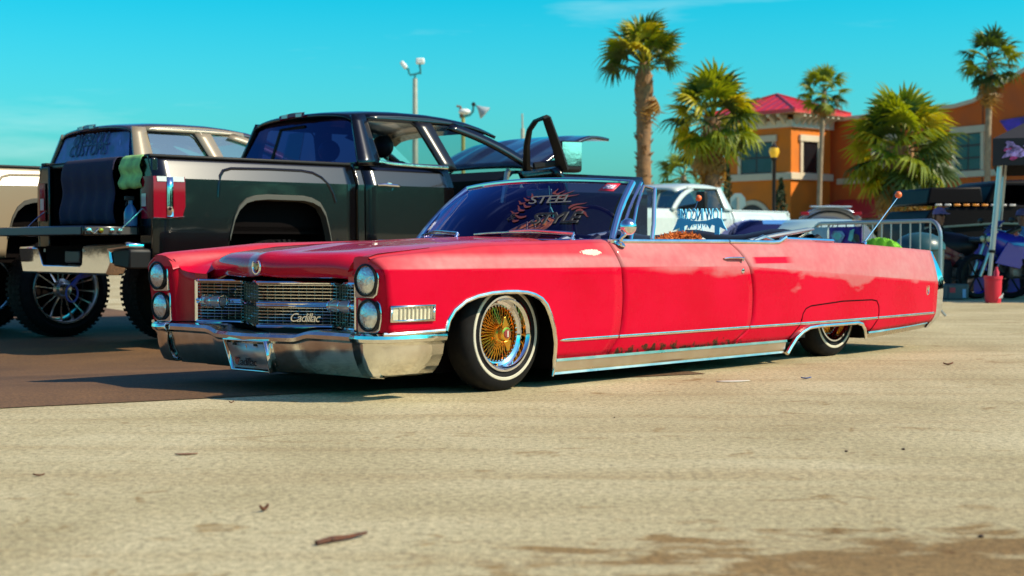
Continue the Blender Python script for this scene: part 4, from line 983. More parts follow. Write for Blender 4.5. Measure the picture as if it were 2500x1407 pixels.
    def strip(nm, A, B, s, m, n=8, solid=.03):
        rows = []
        for i in range(n+1):
            t = i/n; a = A(t); b = B(t); rows.append([q(*a, s), q(*lerp2(a, b, .5), s), q(*b, s)])
        return VB().grid(rows).build(nm, m, T, ang=40, solid=solid)
    FR = o.get('frame', PAINT)
    for s in (1, -1):
        strip('rear_pillar', lambda t: (lerp(u_b+.03, u_b+.12, t), lerp(1.44, 1.90, t)), lambda t: (lerp(uCb, uCt+.0, t), lerp(1.44, 1.90, t)), s, FR)
        strip('window_header', lambda t: (lerp(uCt, L_h*.0+u_b+cabL*.62, t), min(wT, ztop(lerp(uCt, u_b+cabL*.62, t))-.02)), lambda t: (lerp(uCt, u_b+cabL*.62, t), ztop(lerp(uCt, u_b+cabL*.62, t))+.02), s, FR)
        if not o.get('two_door'):
            strip('middle_pillar', lambda t: (lerp(uBb, uBt, t), lerp(1.44, 1.875, t)), lambda t: (lerp(uBb+.165, uBt+.19, t), lerp(1.44, 1.875, t)), s, o.get('pillar', FR))
        A = lambda t: (lerp(L_h+.0, u_b+cabL*.56, t), lerp(1.46, 1.885, t)+.055*math.sin(math.pi*t)*1.0)
        strip('front_pillar', A, lambda t: (A(t)[0]-.075, A(t)[1]-.055), s, FR, 12)
        # window ledge
        end = L_h-.30 if o.get('two_door') else (uBb+.06)
        VB().tube([q(uCb-.01, 1.482, s, .012), q(uCb+.15, 1.468, s, .014), q(lerp(uCb, end, .6), 1.458, s, .014), q(end, 1.456, s, .014)], .014, 6, sq=(1, .6)).build('window_ledge_trim', CHROME_W if o.get('chrome', 1) else BLACKT, T)
        if o.get('side_glass') is not None:
            ends = [(uCb, wB), (uBb, wB), (uBt, wT), (uCt, wT)] if not o.get('two_door') else [(uCb, wB), (L_h-.15, wB), (L_h-.62, wT-.03), (uCt, wT)]
            VB().poly([q(a, b, s, -.012) for a, b in ends]).build('side_glass', o['side_glass'], T)
            ends2 = [(uBb+.165, wB), (L_h-.12, wB), (u_b+cabL*.64, 1.83), (uBt+.19, wT)]
            if not o.get('two_door'): VB().poly([q(a, b, s, -.012) for a, b in ends2]).build('side_glass', o['side_glass'], T)
        fm_ = VB()
        loop = [(uCb, wB), (uBb, wB), (uBt+.01, wT-.04), (uBt-.04, wT), (uCt+.03, wT), (uCt, wT-.03)] if not o.get('two_door') else [(uCb, wB), (L_h-.15, wB), (L_h-.62, wT-.03), (uCt, wT)]
        fm_.tube([q(a, b, s, .008) for a, b in loop], .010, 5, closed=True); fm_.build('window_seal', BLACKT if not o.get('sealcol') else o['sealcol'], T)
    # rear window
    rw = [[(lerp(u_b+.045, u_b+.155, t)-.03*math.cos(k*1.5), lerp(.955, .765, t)*k, lerp(1.455, 1.895, t)) for k in [-1+2*i/12 for i in range(13)]] for t in (0, .33, .66, 1)]
    VB().grid(rw).build('rear_window', GL, T, ang=80)
    rwp = lambda k, t, off=-.004: (lerp(u_b+.045, u_b+.155, t)-.03*math.cos(k*1.5)+off, lerp(.955, .765, t)*k, lerp(1.455, 1.895, t)-.06*abs(k)**3*max(0, t-.9)/.2)
    VB().grid([[rwp(-1+2*i/12, t, .03-.03*abs(1-t)) for i in range(13)] for t in (.985, 1.05, 1.10)]).build('rear_header', o.get('roof', PAINT), T)
    VB().tube([rwp(-1+2*i/12, .0, -.01) for i in range(13)], .014, 6).build('rear_window_sill', TRIM, T)
    if o.get('slider'):
        fr = VB(); fr.tube([rwp(-.40, .0), rwp(-.40, .84), rwp(.10, .86)], .016, 4); fr.build('slider_frame', BLACKT, T)
        VB().grid([[rwp(k, t, -.007) for k in (-.20, .10)] for t in (.03, .74)]).build('slider_pane', glass('slider_glass', (.30, .30, .62), .55, .05, 1.8, (.6, .65, 1)), T)
    bl = VB().grid([[(u_b+.065-o2, v, z) for v, z in ((-.25, 1.925-dz), (-.05, 1.94-dz), (.16, 1.937-dz))] for o2, dz in ((0, -.025), (.02, -.02), (.025, .015), (.01, .025))]).build('brake_light', RL if o.get('brake') != 'pale' else mat('brake_pale', (.25, .24, .26), .2), T)
    for a in (-.20, .03): VB().box(u_b+.035, u_b+.041, a, a+.09, 1.918, 1.95).build('cargo_lens', PLENS, bl)
    # windscreen, bonnet, front
    VB().grid([[(lerp(L_h+.02, u_b+cabL*.70, t)-.12*(k*k-1)*(1-t)*1.0, lerp(.86, .70, t)*k, lerp(1.46, roof_z(u_b+cabL*.70)-.04, t)) for k in [-1+2*i/8 for i in range(9)]] for t in (0, .5, 1)]).build('windscreen', GLASS_CLR, T)
    if o.get('hood') == 'up':
        P = []
        for i in range(13):
            t = i/12; u = L_h+.03+1.0*t; z = 1.50+.41*t-.09*max(0, t-.72)**1.3*5+.05*math.sin(t*math.pi)
            P.append([(u+.10*(1-k*k)*t, .86*k, z+.035*(1-k*k)+.035*(1 if .25 < abs(k) < .62 else 0)*math.sin(min(1, t*1.3)*math.pi)) for k in [-1+2*j/24 for j in range(25)]])
        VB().grid(P).build('bonnet', mat('bonnet_black', (.014, .014, .03), .16, coat=1, coat_r=.06), T, ang=40, solid=.03)
        for s in (1, -1): VB().tube([(L_h+.15, s*.80, 1.42), (L_h+.5, s*.80, 1.64)], .012, 6).build('bonnet_strut', BLACKT, T)
        VB().box(L_h+.05, L_h+1.3, -.85, .85, .9, 1.32).build('engine_bay', DARK, T)
    else:
        VB().grid([[(u, .90*k, z-.06*abs(k)**3) for k in [-1+2*j/12 for j in range(13)]] for u, z in ((L_h-.02, 1.47), (L_h+.2, 1.475), (L_h+.8, 1.44), (L_h+1.25, 1.38), (L_h+1.42, 1.28), (L_h+1.45, .8))]).build('bonnet', PAINT, T)
    VB().box(L_h+1.40, L_h+1.52, -.95, .95, .72, 1.25).build('front_end', o.get('front', PAINT), T, bevel=.04)
    # seats and cabin
    VB().box(u_b+.10, u_b+.28, -.75, .75, .75, 1.42).build('rear_bench', VINYL, T, bevel=.05)
    if not o.get('two_door'):
        for s in (1, -1):
            VB().grid([[(u, s*.42+k*.25, z) for k in [-1+2*j/6 for j in range(7)]] for u, z in ((3.45, .85), (2.95, .95), (2.88, 1.2), (2.80, 1.50), (2.74, 1.52), (2.72, 1.45), (2.74, .85))]).build('front_seat', VINYL, T, ang=60)
            hr = VB().ball((2.70, s*.42, 1.66), (.07, .155, .105), 14, 10).build('headrest', VINYL, T)
            VB().tube([(2.73, s*.42-.06, 1.46), (2.72, s*.42-.06, 1.60)], .007, 6).build('headrest_post', CHROME_W, hr)
            VB().tube([(2.73, s*.42+.06, 1.46), (2.72, s*.42+.06, 1.60)], .007, 6).build('headrest_post', CHROME_W, hr)
    VB().grid([[(u, v, z) for v in (-.85, 0, .85)] for u, z in ((L_h+.1, 1.46), (L_h-.25, 1.47), (L_h-.36, 1.38), (L_h-.33, .8))]).build('dashboard', BLACKT, T)
    if o.get('front_open'):
        th = R(70); hu, hv = L_h-.25, .99
        def rot(p):
            du = p[0]-hu; dv = p[1]-hv
            return Vector((hu+du*math.cos(th)-dv*-math.sin(th)*1.0 if 0 else hu+du*math.cos(th)+dv*math.sin(th), hv-du*math.sin(th)+dv*math.cos(th), p[2]))
        u0, u1 = uB+.02, L_h-.25
        d = VB().grid([[(lerp(u0, u1, i/6), tside(0, z), z) for z in [lerp(.65, 1.45, j/10) for j in range(11)]] for i in range(7)]); d.xf(rot); DR = d.build('front_door', PAINT, T, ang=22, solid=.05, label='open front passenger door')
        w = lambda u, z: (u, S_(u, z), z)
        fr = VB(); fr.tube([w(u0+.03, 1.43), w(u0-.03, 1.62), w(u0-.09, 1.885)], [.055, .045, .04], 6, sq=(.5, 1.2)); fr.tube([w(u0-.10, 1.89), w(u0+.16, 1.875), w(u0+.38, 1.81), w(u0+.60, 1.68), w(u1-.02, 1.43)], [.035, .03, .03, .035, .045], 6, sq=(.6, 1)); fr.xf(rot); fr.build('door_window_frame', BLACKT, DR)
        mi = VB().box(u1-.30, u1-.14, 1.22, 1.45, 1.44, 1.74); mi.xf(rot); mo = mi.build('towing_mirror', BLACKT, DR, bevel=.03)
        g_ = VB().poly([(u1-.304, 1.235, 1.50), (u1-.304, 1.435, 1.50), (u1-.304, 1.435, 1.725), (u1-.304, 1.235, 1.725)]); g_.xf(rot); g_.build('mirror_glass', CHROME, mo)
        g_ = VB().tube([(u1-.16, 1.0, 1.50), (u1-.18, 1.25, 1.53)], .035, 6); g_.xf(rot); g_.build('mirror_arm', BLACKT, mo)
        VB().box(L_h-.6, L_h-.1, .60, .95, .6, .72).build('step_sill', DARK, T)
        VB().tube([(L_h-.42, .84, 1.15), (L_h-.36, .84, 1.44), (L_h-.34, .84, 1.47)], .028, 6).build('door_jamb', ALU, T)
    if o.get('tow_mirror'):
        for s in (1, -1):
            mo = VB().box(L_h-.52, L_h-.40, min(s*1.24, s*1.46), max(s*1.24, s*1.46), 1.42, 1.78).build('towing_mirror', BLACKT, T, bevel=.03)
            VB().tube([(L_h-.30, s*.96, 1.46), (L_h-.46, s*1.25, 1.52)], .045, 6).build('mirror_arm', BLACKT, mo)
    R_ = o.get('R', .46)
    for s in (1, -1):
        truck_wheel(T, 1.24, o.get('track', 1.03), s, R_, R_, o.get('rl', .285), .34, 16 if s == 1 or o.get('allsp') else 8, o.get('rim'))
        truck_wheel(T, L_h+.62, o.get('track', 1.03), s, R_, R_, o.get('rl', .285), .34, 8, o.get('rim'))
    return T, rwp
def lerp2(a, b, t): return (lerp(a[0], b[0], t), lerp(a[1], b[1], t))
def patch_t(ul, ur, zb, zt, us, zs):
    P = []
    for s in us:
        row = []
        for t in zs:
            u = lerp(ul(.5), ur(.5), s); z = lerp(zb(u), 1.27, t/.8) if t <= .8 else lerp(1.27, zt(u), (t-.8)/.2); row.append((u, tside(u, z), z))
        P.append(row)
    return P
DIP = -.128
BLK = mat('black_paint', (.003, .0024, .003), .19, 0, .36, .04, .42, None, (1.5, .006))
bb_ = BLK.node_tree.nodes['Principled BSDF']; bb_.inputs['Coat IOR'].default_value = 1.62
TINTG = glass('tinted_glass', (.16, .12, .42), .30, .03, 1.7, (.5, .4, 1.0))
BT, rwp = pickup('black_pickup', 'glossy black crew cab pickup with its tailgate down, front door open and bonnet raised', -3.482, 12.518, 42.5, 0, BLK, TINTG,
    dict(tonneau=1, gate='down', front_open=1, hood='up', slider=1, pillar=mat('pillar_black', (.012, .011, .012), .3), R=.46, rl=.27))
# its wheels stand on the lower asphalt
for ch in BT.children:
    if ch.name.startswith('tyre'): ch.location.z = DIP
TAN = paint('tan_paint', (.32, .245, .155), .36, .1)
PALEG = glass('pale_green_glass', (.42, .55, .48), .55, .08, 3.4, (.75, .95, .85))
GT, rwp2 = pickup('tan_pickup', 'champagne tan crew cab pickup with a decal-covered rear window and chrome spoked wheels', -5.86, 14.25, 42.5, .03, TAN, glass('tint_violet', (.14, .14, .30), .3, .05, 1.5, (.4, .4, 1.0)),
    dict(side_glass=PALEG, brake='pale', handle=TAN, roof=mat('tan_roof_dark', (.05, .04, .045), .2, coat=1), frame=TAN, R=.46, rl=.325, track=1.06, allsp=1, rim=mat('bright_alloy', (.86, .85, .80), .22, 1)))
for ch in GT.children:
    if ch.name.startswith('tyre'): ch.location.z = DIP-.03
# rear window lettering of the tan pickup
LAV = mat('decal_lavender', (.34, .36, .74), .5)
def rw_text(s, size, k, t, m, fn, T, sp=1):
    p = Vector(fn(k, t, -.008)); a = Vector(fn(k+.1, t, -.008))-p; b = Vector(fn(k, t+.1, -.008))-p
    loc = lambda q: Vector((q.x, -q.y, q.z))
    return text('window_lettering', s, size, m, T, basis(loc(p), loc(a), loc(b)), .001, .2, sp)
DKL = mat('decal_dark', (.04, .04, .12), .5)
VBg = VB(); VBg.grid([[rwp2(k, t, -.005) for k in [-.90+1.8*i/10 for i in range(11)]] for t in (.06, .5, .93)]); VBg.build('window_decal', mat('decal_violet', (.13, .14, .38), .45, noise=(9, .5)), GT)
rw_text('OVERKILL', .185, -.06, .80, LAV, rwp2, GT, 1.0); rw_text('CUSTOMS', .185, -.09, .56, LAV, rwp2, GT, 1.03)
rw_text('OVERKILL', .175, -.050, .793, DKL, lambda k, t, o: rwp2(k, t, -.016), GT, 1.04); rw_text('CUSTOMS', .175, -.080, .553, DKL, lambda k, t, o: rwp2(k, t, -.016), GT, 1.07)
rnd = random.Random(2); sw_ = VB()
for k in range(46):
    k0 = rnd.uniform(-.86, .86); t0 = rnd.choice([rnd.uniform(.08, .25), rnd.uniform(.08, .9) if abs(k0) > .62 else rnd.uniform(.1, .25)])
    p = Vector(rwp2(k0, t0, -.0075)); a = rnd.uniform(0, 3.1); L_ = rnd.uniform(.03, .09)
    e = (Vector(rwp2(k0+.1, t0, -.0075))-p).normalized(); f_ = (Vector(rwp2(k0, t0+.1, -.0075))-p).normalized()
    d = e*math.cos(a)+f_*math.sin(a); n_ = -e*math.sin(a)+f_*math.cos(a)
    sw_.poly([p+d*L_, p+n_*.016+d*.02, p-d*L_, p-n_*.012])
so_ = sw_.build('window_decal_strokes', LAV, GT, ang=0, solid=.001)

# towels over the black pickup's bed cover, things in its bed
def on_bt(u, v, z): return tuple(Vector((-3.482, 12.518, 0))+Matrix.Rotation(R(42.5), 3, 'Z') @ Vector((u, -v, z)))
def towel(name, label, m, v0, v1, hang, flare, wav, seed):
    T = VB(); P = []
    prof = [(.26, 1.459), (.10, 1.461), (.03, 1.460), (.005, 1.448), (-.012, 1.42)]+[(-.018-.012*math.sin(j), lerp(1.40, 1.46-hang, j/10)) for j in range(11)]
    for i in range(33):
        k = -1+2*i/32; row = []
        for j, (u, z) in enumerate(prof):
            f = max(0, (j-4)/11); vv = lerp(v0, v1, (k+1)/2)+k*flare*f
            row.append((u-wav*f*(.5+.5*math.sin(i*.85+seed+f*1.5))-.004, vv, z+(.004*math.sin(i*.4+seed) if j > 10 else 0)))
        P.append(row)
    o = T.grid(P).build(name, m, None, ang=60, solid=.006); o.location = (-3.482, 12.518, 0); o.rotation_euler = (0, 0, R(42.5))
    return tag(o, label, 'towel', 'towels hung over the bed cover')
towel('towel', 'large dark navy towel hung over the edge of the black bed cover', mat('navy_cloth', (.020, .017, .050), .95, noise=(40, .3)), -.48, .42, .54, .02, .022, 0)
towel('towel', 'bright lime green towel hung at the corner of the black bed cover', mat('lime_cloth', (.33, .62, .20), .85, noise=(12, .35)), .53, .85, .265, .020, .006, 2)
sb = thing('spray_bottle', 'blue plastic bottle standing on the tailgate beside the tail lamp', 'bottle', on_bt(.0-.07, .78, .896), R(42.5))
BLUEP = mat('blue_plastic', (.03, .13, .30), .25, coat=.6)
MB().lathe([(0, 0), (.050, 0), (.053, .02), (.053, .10), (.040, .14), (.018, .17), (.018, .20), (0, .20)], (0, 0, 0), (0, 0, 1), 20).build('bottle_body', BLUEP, sb)
hd = MB().box(-.05, .03, -.014, .014, .20, .235).build('spray_head', BLACKT, sb, bevel=.005)
MB().tube([(-.03, 0, .20), (-.045, 0, .16)], .006, 6).build('trigger', BLACKT, hd)
wl_ = thing('work_light', 'glowing amber work light set inside the dark truck bed', 'lamp', on_bt(.25, .52, 1.20), R(42.5))
MB().box(-.03, .03, -.12, .12, -.02, .02).build('lamp_body', BLACKT, wl_, bevel=.008)
MB().box(-.036, -.031, -.10, .10, -.013, .013).build('lamp_strip', mat('amber_glow', (.9, .38, .03), .4, emit=1.0), wl_)
MB().tube([(0, 0, .02), (0, 0, .22)], .008, 6).build('lamp_hanger', BLACKT, wl_)
bh = at(215, 662, 12.35)
ft = thing('tow_shackle', 'blue tow shackle and strap hanging under the chrome truck bumper', 'shackle', bh, .7)
MB().tube([(.12, 0, .03), (.05, 0, 0), (0, 0, -.03), (-.08, 0, -.05), (-.14, 0, -.12)], .020, 6).build('strap', mat('blue_strap', (.02, .03, .22), .5), ft)
MB().tube([(-.14+.05*math.sin(a), 0, -.18+.07*math.cos(a)) for a in [R(x) for x in range(0, 360, 20)]], .008, 6, closed=True).build('ring', mat('blue_strap', (.02, .03, .22), .5), ft)
# ================================================================== buildings
STUC = mat('orange_stucco', (.72, .185, .012), .9, noise=(.9, .14), bump=(20, .15))
STUR = mat('red_orange_stucco', (.66, .125, .014), .9, noise=(.7, .15), bump=(20, .15))
CREAM = mat('cream_trim', (.66, .56, .40), .8, noise=(2, .06))
ROOFR = mat('red_metal_roof', (.62, .008, .008), .35, coat=.3, noise=(1.5, .08))
WIN = glass('window_glass', (.05, .06, .08), .25, .02, 1.8); PANE = mat('dark_pane', (.012, .012, .015), .08, spec=.3, noise=(.8, .3))
PANEB = mat('bluish_pane', (.025, .038, .055), .08, spec=.5, noise=(.7, .4))
FRAME_D = mat('window_frame_dark', (.03, .022, .022), .5)
bc0 = at(1930, 602, 80); bc0.z = 0
BLD = thing('orange_building', 'two storey orange stucco building with a red hipped tower roof behind the palms', 'building', bc0)
eR = Vector((.743, .669, 0)); eL = Vector((-.669, .743, 0)); LR, LL = 3.45, 4.6; HT = 7.55
def bp(a, b, z, oa=0, ob=0):  # a along the right face, b along the left face
    return eR*a+eL*b+Vector((0, 0, z))
def face_box(fa, a0, a1, z0, z1, d0, d1):
    """box on a face: along a0..a1, out of the wall d0..d1"""
    m = MB()
    if fa == 'R': pts = [bp(a0, -d0, z0), bp(a1, -d0, z0), bp(a1, -d0, z1), bp(a0, -d0, z1)]; vec = eL*-(d1-d0)
    else: pts = [bp(-d0, a0, z0), bp(-d0, a1, z0), bp(-d0, a1, z1), bp(-d0, a0, z1)]; vec = eR*-(d1-d0)
    return m.prism(pts, vec)
MB().prism([bp(0, 0, 0), bp(LR, 0, 0), bp(LR, .3, 0), bp(.3, .3, 0), bp(.3, LL, 0), bp(0, LL, 0)], (0, 0, 2.2)).build('lower_wall', STUC, BLD)
# tower core; the left face gets a real arch opening below
arc = [bp(0, 1.35, 0)]
ac, ar = 2.55, 1.15
MB().prism([bp(0, 0, 2.21), bp(LR, 0, 2.21), bp(LR, LL, 2.21), bp(0, LL, 2.21)], (0, 0, HT-2.21)).build('tower_wall', STUC, BLD)
MB().prism([bp(.31, .31, 0), bp(LR, .31, 0), bp(LR, LL, 0), bp(.31, LL, 0)], (0, 0, 2.2)).build('tower_base', STUC, BLD)
ring = [[bp(-o, ac+r*math.cos(a), 1.85+r*math.sin(a)) for r, o in ((ar, .02), (ar, .10), (ar+.24, .10), (ar+.24, .02))] for a in [math.pi*i/20 for i in range(21)]]
MB().grid(ring).build('arch_moulding', CREAM, BLD)
MB().poly([bp(-.06, ac+ar*math.cos(math.pi*i/20), 1.85+ar*math.sin(math.pi*i/20)) for i in range(21)]+[bp(-.06, ac-ar, .1), bp(-.06, ac+ar, .1)]).build('arch_recess', FRAME_D, BLD)
MB().poly([bp(-.075, ac+.15+.62*math.cos(math.pi*i/20), 1.75+.85*math.sin(math.pi*i/20)) for i in range(21)]+[bp(-.075, ac-.47, .1), bp(-.075, ac+.77, .1)]).build('arch_glazing', mat('arch_pane', (.22, .36, .36), .1, coat=1, noise=(2, .6)), BLD)
for z0, z1, d in ((4.28, 4.66, .14), (7.05, 7.45, .16), (.0, 1.9, .10)):
    if z0 == 0:
        face_box('R', -.1, LR+.1, 0, .9, .02, .12).build('plinth', CREAM, BLD); continue
    face_box('R', -.14, LR+.14, z0, z1, .0, d).build('cornice_band', CREAM, BLD, bevel=.03)
    face_box('L', 0.002, LL+.1, z0, z1, .0, d-.004).build('cornice_band', CREAM, BLD, bevel=.03)
# roof with overhang and brackets
ov = .80; ez = HT+.38; ca = bp(LR/2, LL/2, 9.05)
cor = [bp(-ov, -ov, ez), bp(LR+ov, -ov, ez), bp(LR+ov, LL+ov, ez), bp(-ov, LL+ov, ez)]
rf = MB()
for i in range(4): rf.poly([cor[i], cor[(i+1) % 4], ca])
ro = rf.build('hip_roof', ROOFR, BLD, ang=0, solid=.03)
fa = MB()
for i in range(4):
    a, b = cor[i], cor[(i+1) % 4]; dz = Vector((0, 0, -.17)); fa.prism([a, b, b+dz, a+dz], (ca-a).normalized()*.05)
fa.build('roof_fascia', ROOFR, ro, ang=0)
for i in range(4): MB().tube([cor[i]+Vector((0, 0, .02)), ca+Vector((0, 0, .03))], .06, 6).build('roof_ridge', mat('red_ridge', (.40, .05, .06), .3), ro)
# standing seams
for i in range(4):
    a, b = cor[i], cor[(i+1) % 4]
    for k in range(1, 10):
        t = k/10; p = a.lerp(b, t); tt = min(t, 1-t)*2; top = p.lerp(p+(ca-(a+b)/2), tt); n = Vector((0, 0, .02))
        MB().tube([p+n, top+n], .022, 4).build('roof_seam', ROOFR, ro)
MB().prism([c+Vector((0, 0, -.19)) for c in cor], (0, 0, .015)).build('soffit', mat('soffit_paint', (.50, .30, .16), .8), ro)
for k in range(7):
    for fc, L_ in (('R', LR), ('L', LL)):
        a = L_*(k+.5)/7
        pts = [(0.02, ez-.2), (.72, ez-.2), (.72, ez-.32), (.40, ez-.46), (.02, ez-.88)]
        if fc == 'R': P = [bp(a-.10, -d, z) for d, z in pts]; vec = eR*.20
        else: P = [bp(-d, a-.10, z) for d, z in pts]; vec = eL*.20
        MB().prism(P, vec).build('roof_bracket', CREAM, BLD)
def window(fc, a0, a1, z0, z1, rows, cols, pane=PANE, deep=.0, head=True, parent=BLD, fb=None):
    fb = fb or face_box; w = .20
    fo = fb(fc, a0-w, a0, z0, z1, .0, .09).build('window', CREAM, parent)
    fb(fc, a1, a1+w, z0, z1, .0, .09).build('window_jamb', CREAM, fo)
    fb(fc, a0-w-.10, a1+w+.10, z1, z1+.34, .0, .14).build('window_head', CREAM, fo)
    fb(fc, a0, a1, z0, z1, .005, .025).build('window_reveal', FRAME_D, fo)
    for i in range(rows):
        for j in range(cols):
            x0 = lerp(a0, a1, j/cols)+.05; x1 = lerp(a0, a1, (j+1)/cols)-.05; y0 = lerp(z0, z1, i/rows)+.05; y1 = lerp(z0, z1, (i+1)/rows)-.05
            fb(fc, x0, x1, y0, y1, .026, .034).build('pane', pane, fo)
    return fo
window('R', .95, 2.25, 4.68, 6.35, 1, 1, PANE)
window('L', 1.20, 3.35, 4.68, 6.35, 2, 2, PANEB)
# long wing running towards the right foreground
w0 = at(2040, 602, 82.6); w1 = at(2384, 602, 73.2); w2 = at(2660, 602, 66.5)
WD = (w1-w0); WD.z = 0; LW1 = WD.length; WD.normalize(); WN = Vector((WD.y, -WD.x, 0)) 
if WN.y > 0: WN = -WN
w0.z = 0; o_w = w0-bc0; LW2 = LW1+12
def wpnt(a, d, z): return o_w+WD*a+WN*d+Vector((0, 0, z))
def wing_box(fc, a0, a1, z0, z1, d0, d1): return MB().prism([wpnt(a0, d0, z0), wpnt(a1, d0, z0), wpnt(a1, d0, z1), wpnt(a0, d0, z1)], WN*(d1-d0))
hw = 7.55; kx = LW1-.2
prof = [(-2, 0), (LW2, 0), (LW2, 11.5), (kx+4.2, 9.2), (kx, hw+.15), (kx-1.2, hw), (-2, hw)]
MB().prism([wpnt(a, -6, z) for a, z in prof], WN*6).build('wing_wall', STUR, BLD, ang=0)
for (a0, z0), (a1, z1) in zip(prof[2:], prof[3:]): MB().prism([wpnt(a0, -.35, z0), wpnt(a1, -.35, z1), wpnt(a1, -.35, z1+.20), wpnt(a0, -.35, z0+.20)], WN*.50).build('parapet_coping', CREAM, BLD)
wing_box(0, .2, LW2, 4.10, 4.42, .0, .14).build('cornice_band', CREAM, BLD, bevel=.03)
aw = LW1*.865
window('W', aw, aw+1.72, 4.45, 6.25, 3, 2, PANEB, fb=wing_box)
window('W', LW1*.30, LW1*.30+1.7, 4.45, 6.25, 3, 2, PANEB, fb=wing_box)
window('W', aw+5.2, aw+6.9, 4.45, 6.25, 3, 2, PANEB, fb=wing_box)
MB().tube([wpnt(LW1*.93+1.1, .02, 0), wpnt(LW1*.93+1.1, .02, hw)], .02, 4).build('wall_joint', FRAME_D, BLD)
# red awning and shopfront on the ground floor
AWN = mat('red_awning', (.60, .012, .012), .7)
pa = [wpnt(.3, .02, 3.25), wpnt(LW1*.72, .02, 3.25), wpnt(LW1*.72+.6, 1.9, 2.35), wpnt(-1.2, 1.9, 2.35)]
ao = MB().poly(pa).build('awning', AWN, BLD, ang=0, solid=.04)
MB().prism([pa[3], pa[2], pa[2]+Vector((0, 0, -.14)), pa[3]+Vector((0, 0, -.14))], WN*.03).build('awning_valance', AWN, ao, ang=0)
wing_box(0, -.2, LW1*.80, 1.75, 2.22, .02, .16).build('shop_fascia', mat('pale_fascia', (.62, .64, .60), .7), BLD)
for k in range(6): wing_box(0, .2+k*1.35, .2+k*1.35+1.1, .3, 1.7, .02, .05).build('shop_window', PANE, BLD)
bs = MB().prism([wpnt(LW1+1.6, .06, 6.7), wpnt(LW1+6, .06, 6.9), wpnt(LW1+6, .06, 4.9), wpnt(LW1+3.2, .06, 5.0)], WN*.12).build('wall_sign', mat('violet_sign', (.07, .03, .42), .5, noise=(2, .5)), BLD)

# ================================================================== palms
TRUNK = mat('palm_trunk', (.26, .135, .06), .9, noise=(6, .35), bump=(18, .5))
TRUNKG = mat('palm_trunk_grey', (.30, .22, .14), .9, noise=(5, .3), bump=(18, .4))
def leaf_mat(name, c): 
    m = mat(name, c, .45, noise=(3, .35)); b = m.node_tree.nodes['Principled BSDF']
    b.inputs['Subsurface Weight'].default_value = 0
    tr = m.node_tree.nodes.new('ShaderNodeBsdfTranslucent'); tr.inputs['Color'].default_value = (c[0]*1.9, c[1]*1.7, c[2]*.7, 1)
    mx = m.node_tree.nodes.new('ShaderNodeMixShader'); mx.inputs[0].default_value = .35
    out = m.node_tree.nodes['Material Output']
    m.node_tree.links.new(b.outputs[0], mx.inputs[1]); m.node_tree.links.new(tr.outputs[0], mx.inputs[2]); m.node_tree.links.new(mx.outputs[0], out.inputs['Surface'])
    return m
FROND = leaf_mat('frond_green', (.20, .24, .006)); FRONDD = leaf_mat('frond_dark', (.05, .085, .012)); FRONDY = leaf_mat('frond_yellow', (.42, .36, .010)); DEADF = leaf_mat('frond_dead', (.34, .18, .035))
def frond_mesh(name, m, seed, pet=.66, n=17, rad=.54, spread=112, droop=.10):
    r = random.Random(seed); b = MB()
    b.tube([(0, 0, 0), (pet*.5, 0, .03), (pet, 0, 0)], [.022, .016, .012], 4)
    for i in range(n):
        a = R(lerp(-spread, spread, i/(n-1))+r.uniform(-4, 4)); L_ = rad*(1-.28*abs(i/(n-1)-.5)*2)*r.uniform(.86, 1.08)
        d = Vector((math.cos(a), math.sin(a), 0)); t = Vector((-d.y, d.x, 0)); w = rad*.070
        dr = droop*r.uniform(.6, 1.6); fold = .016
        o = Vector((pet, 0, 0)); ks = (0, .35, .68, 1); ww = (.35, 1, .75, .06)
        z = [0, .02, -.03*dr*2, -dr*L_*1.3]
        rows = []
        for k, w_, zz in zip(ks, ww, z):
            c = o+d*L_*k+Vector((0, 0, zz+ -.10*abs(math.sin(a))*k*rad)); rows.append([c-t*w*w_+Vector((0, 0, fold*w_)), c, c+t*w*w_+Vector((0, 0, fold*w_))])
        b.grid(rows)
    return b.mesh(name, m, 0)
FM = {}
for key, m in (('g', FROND), ('d', FRONDD), ('y', FRONDY), ('x', DEADF)):
    FM[key] = [frond_mesh('frond', m, 10*ord(key)+q, droop=.10+.11*q if key != 'x' else .7) for q in range(3)]
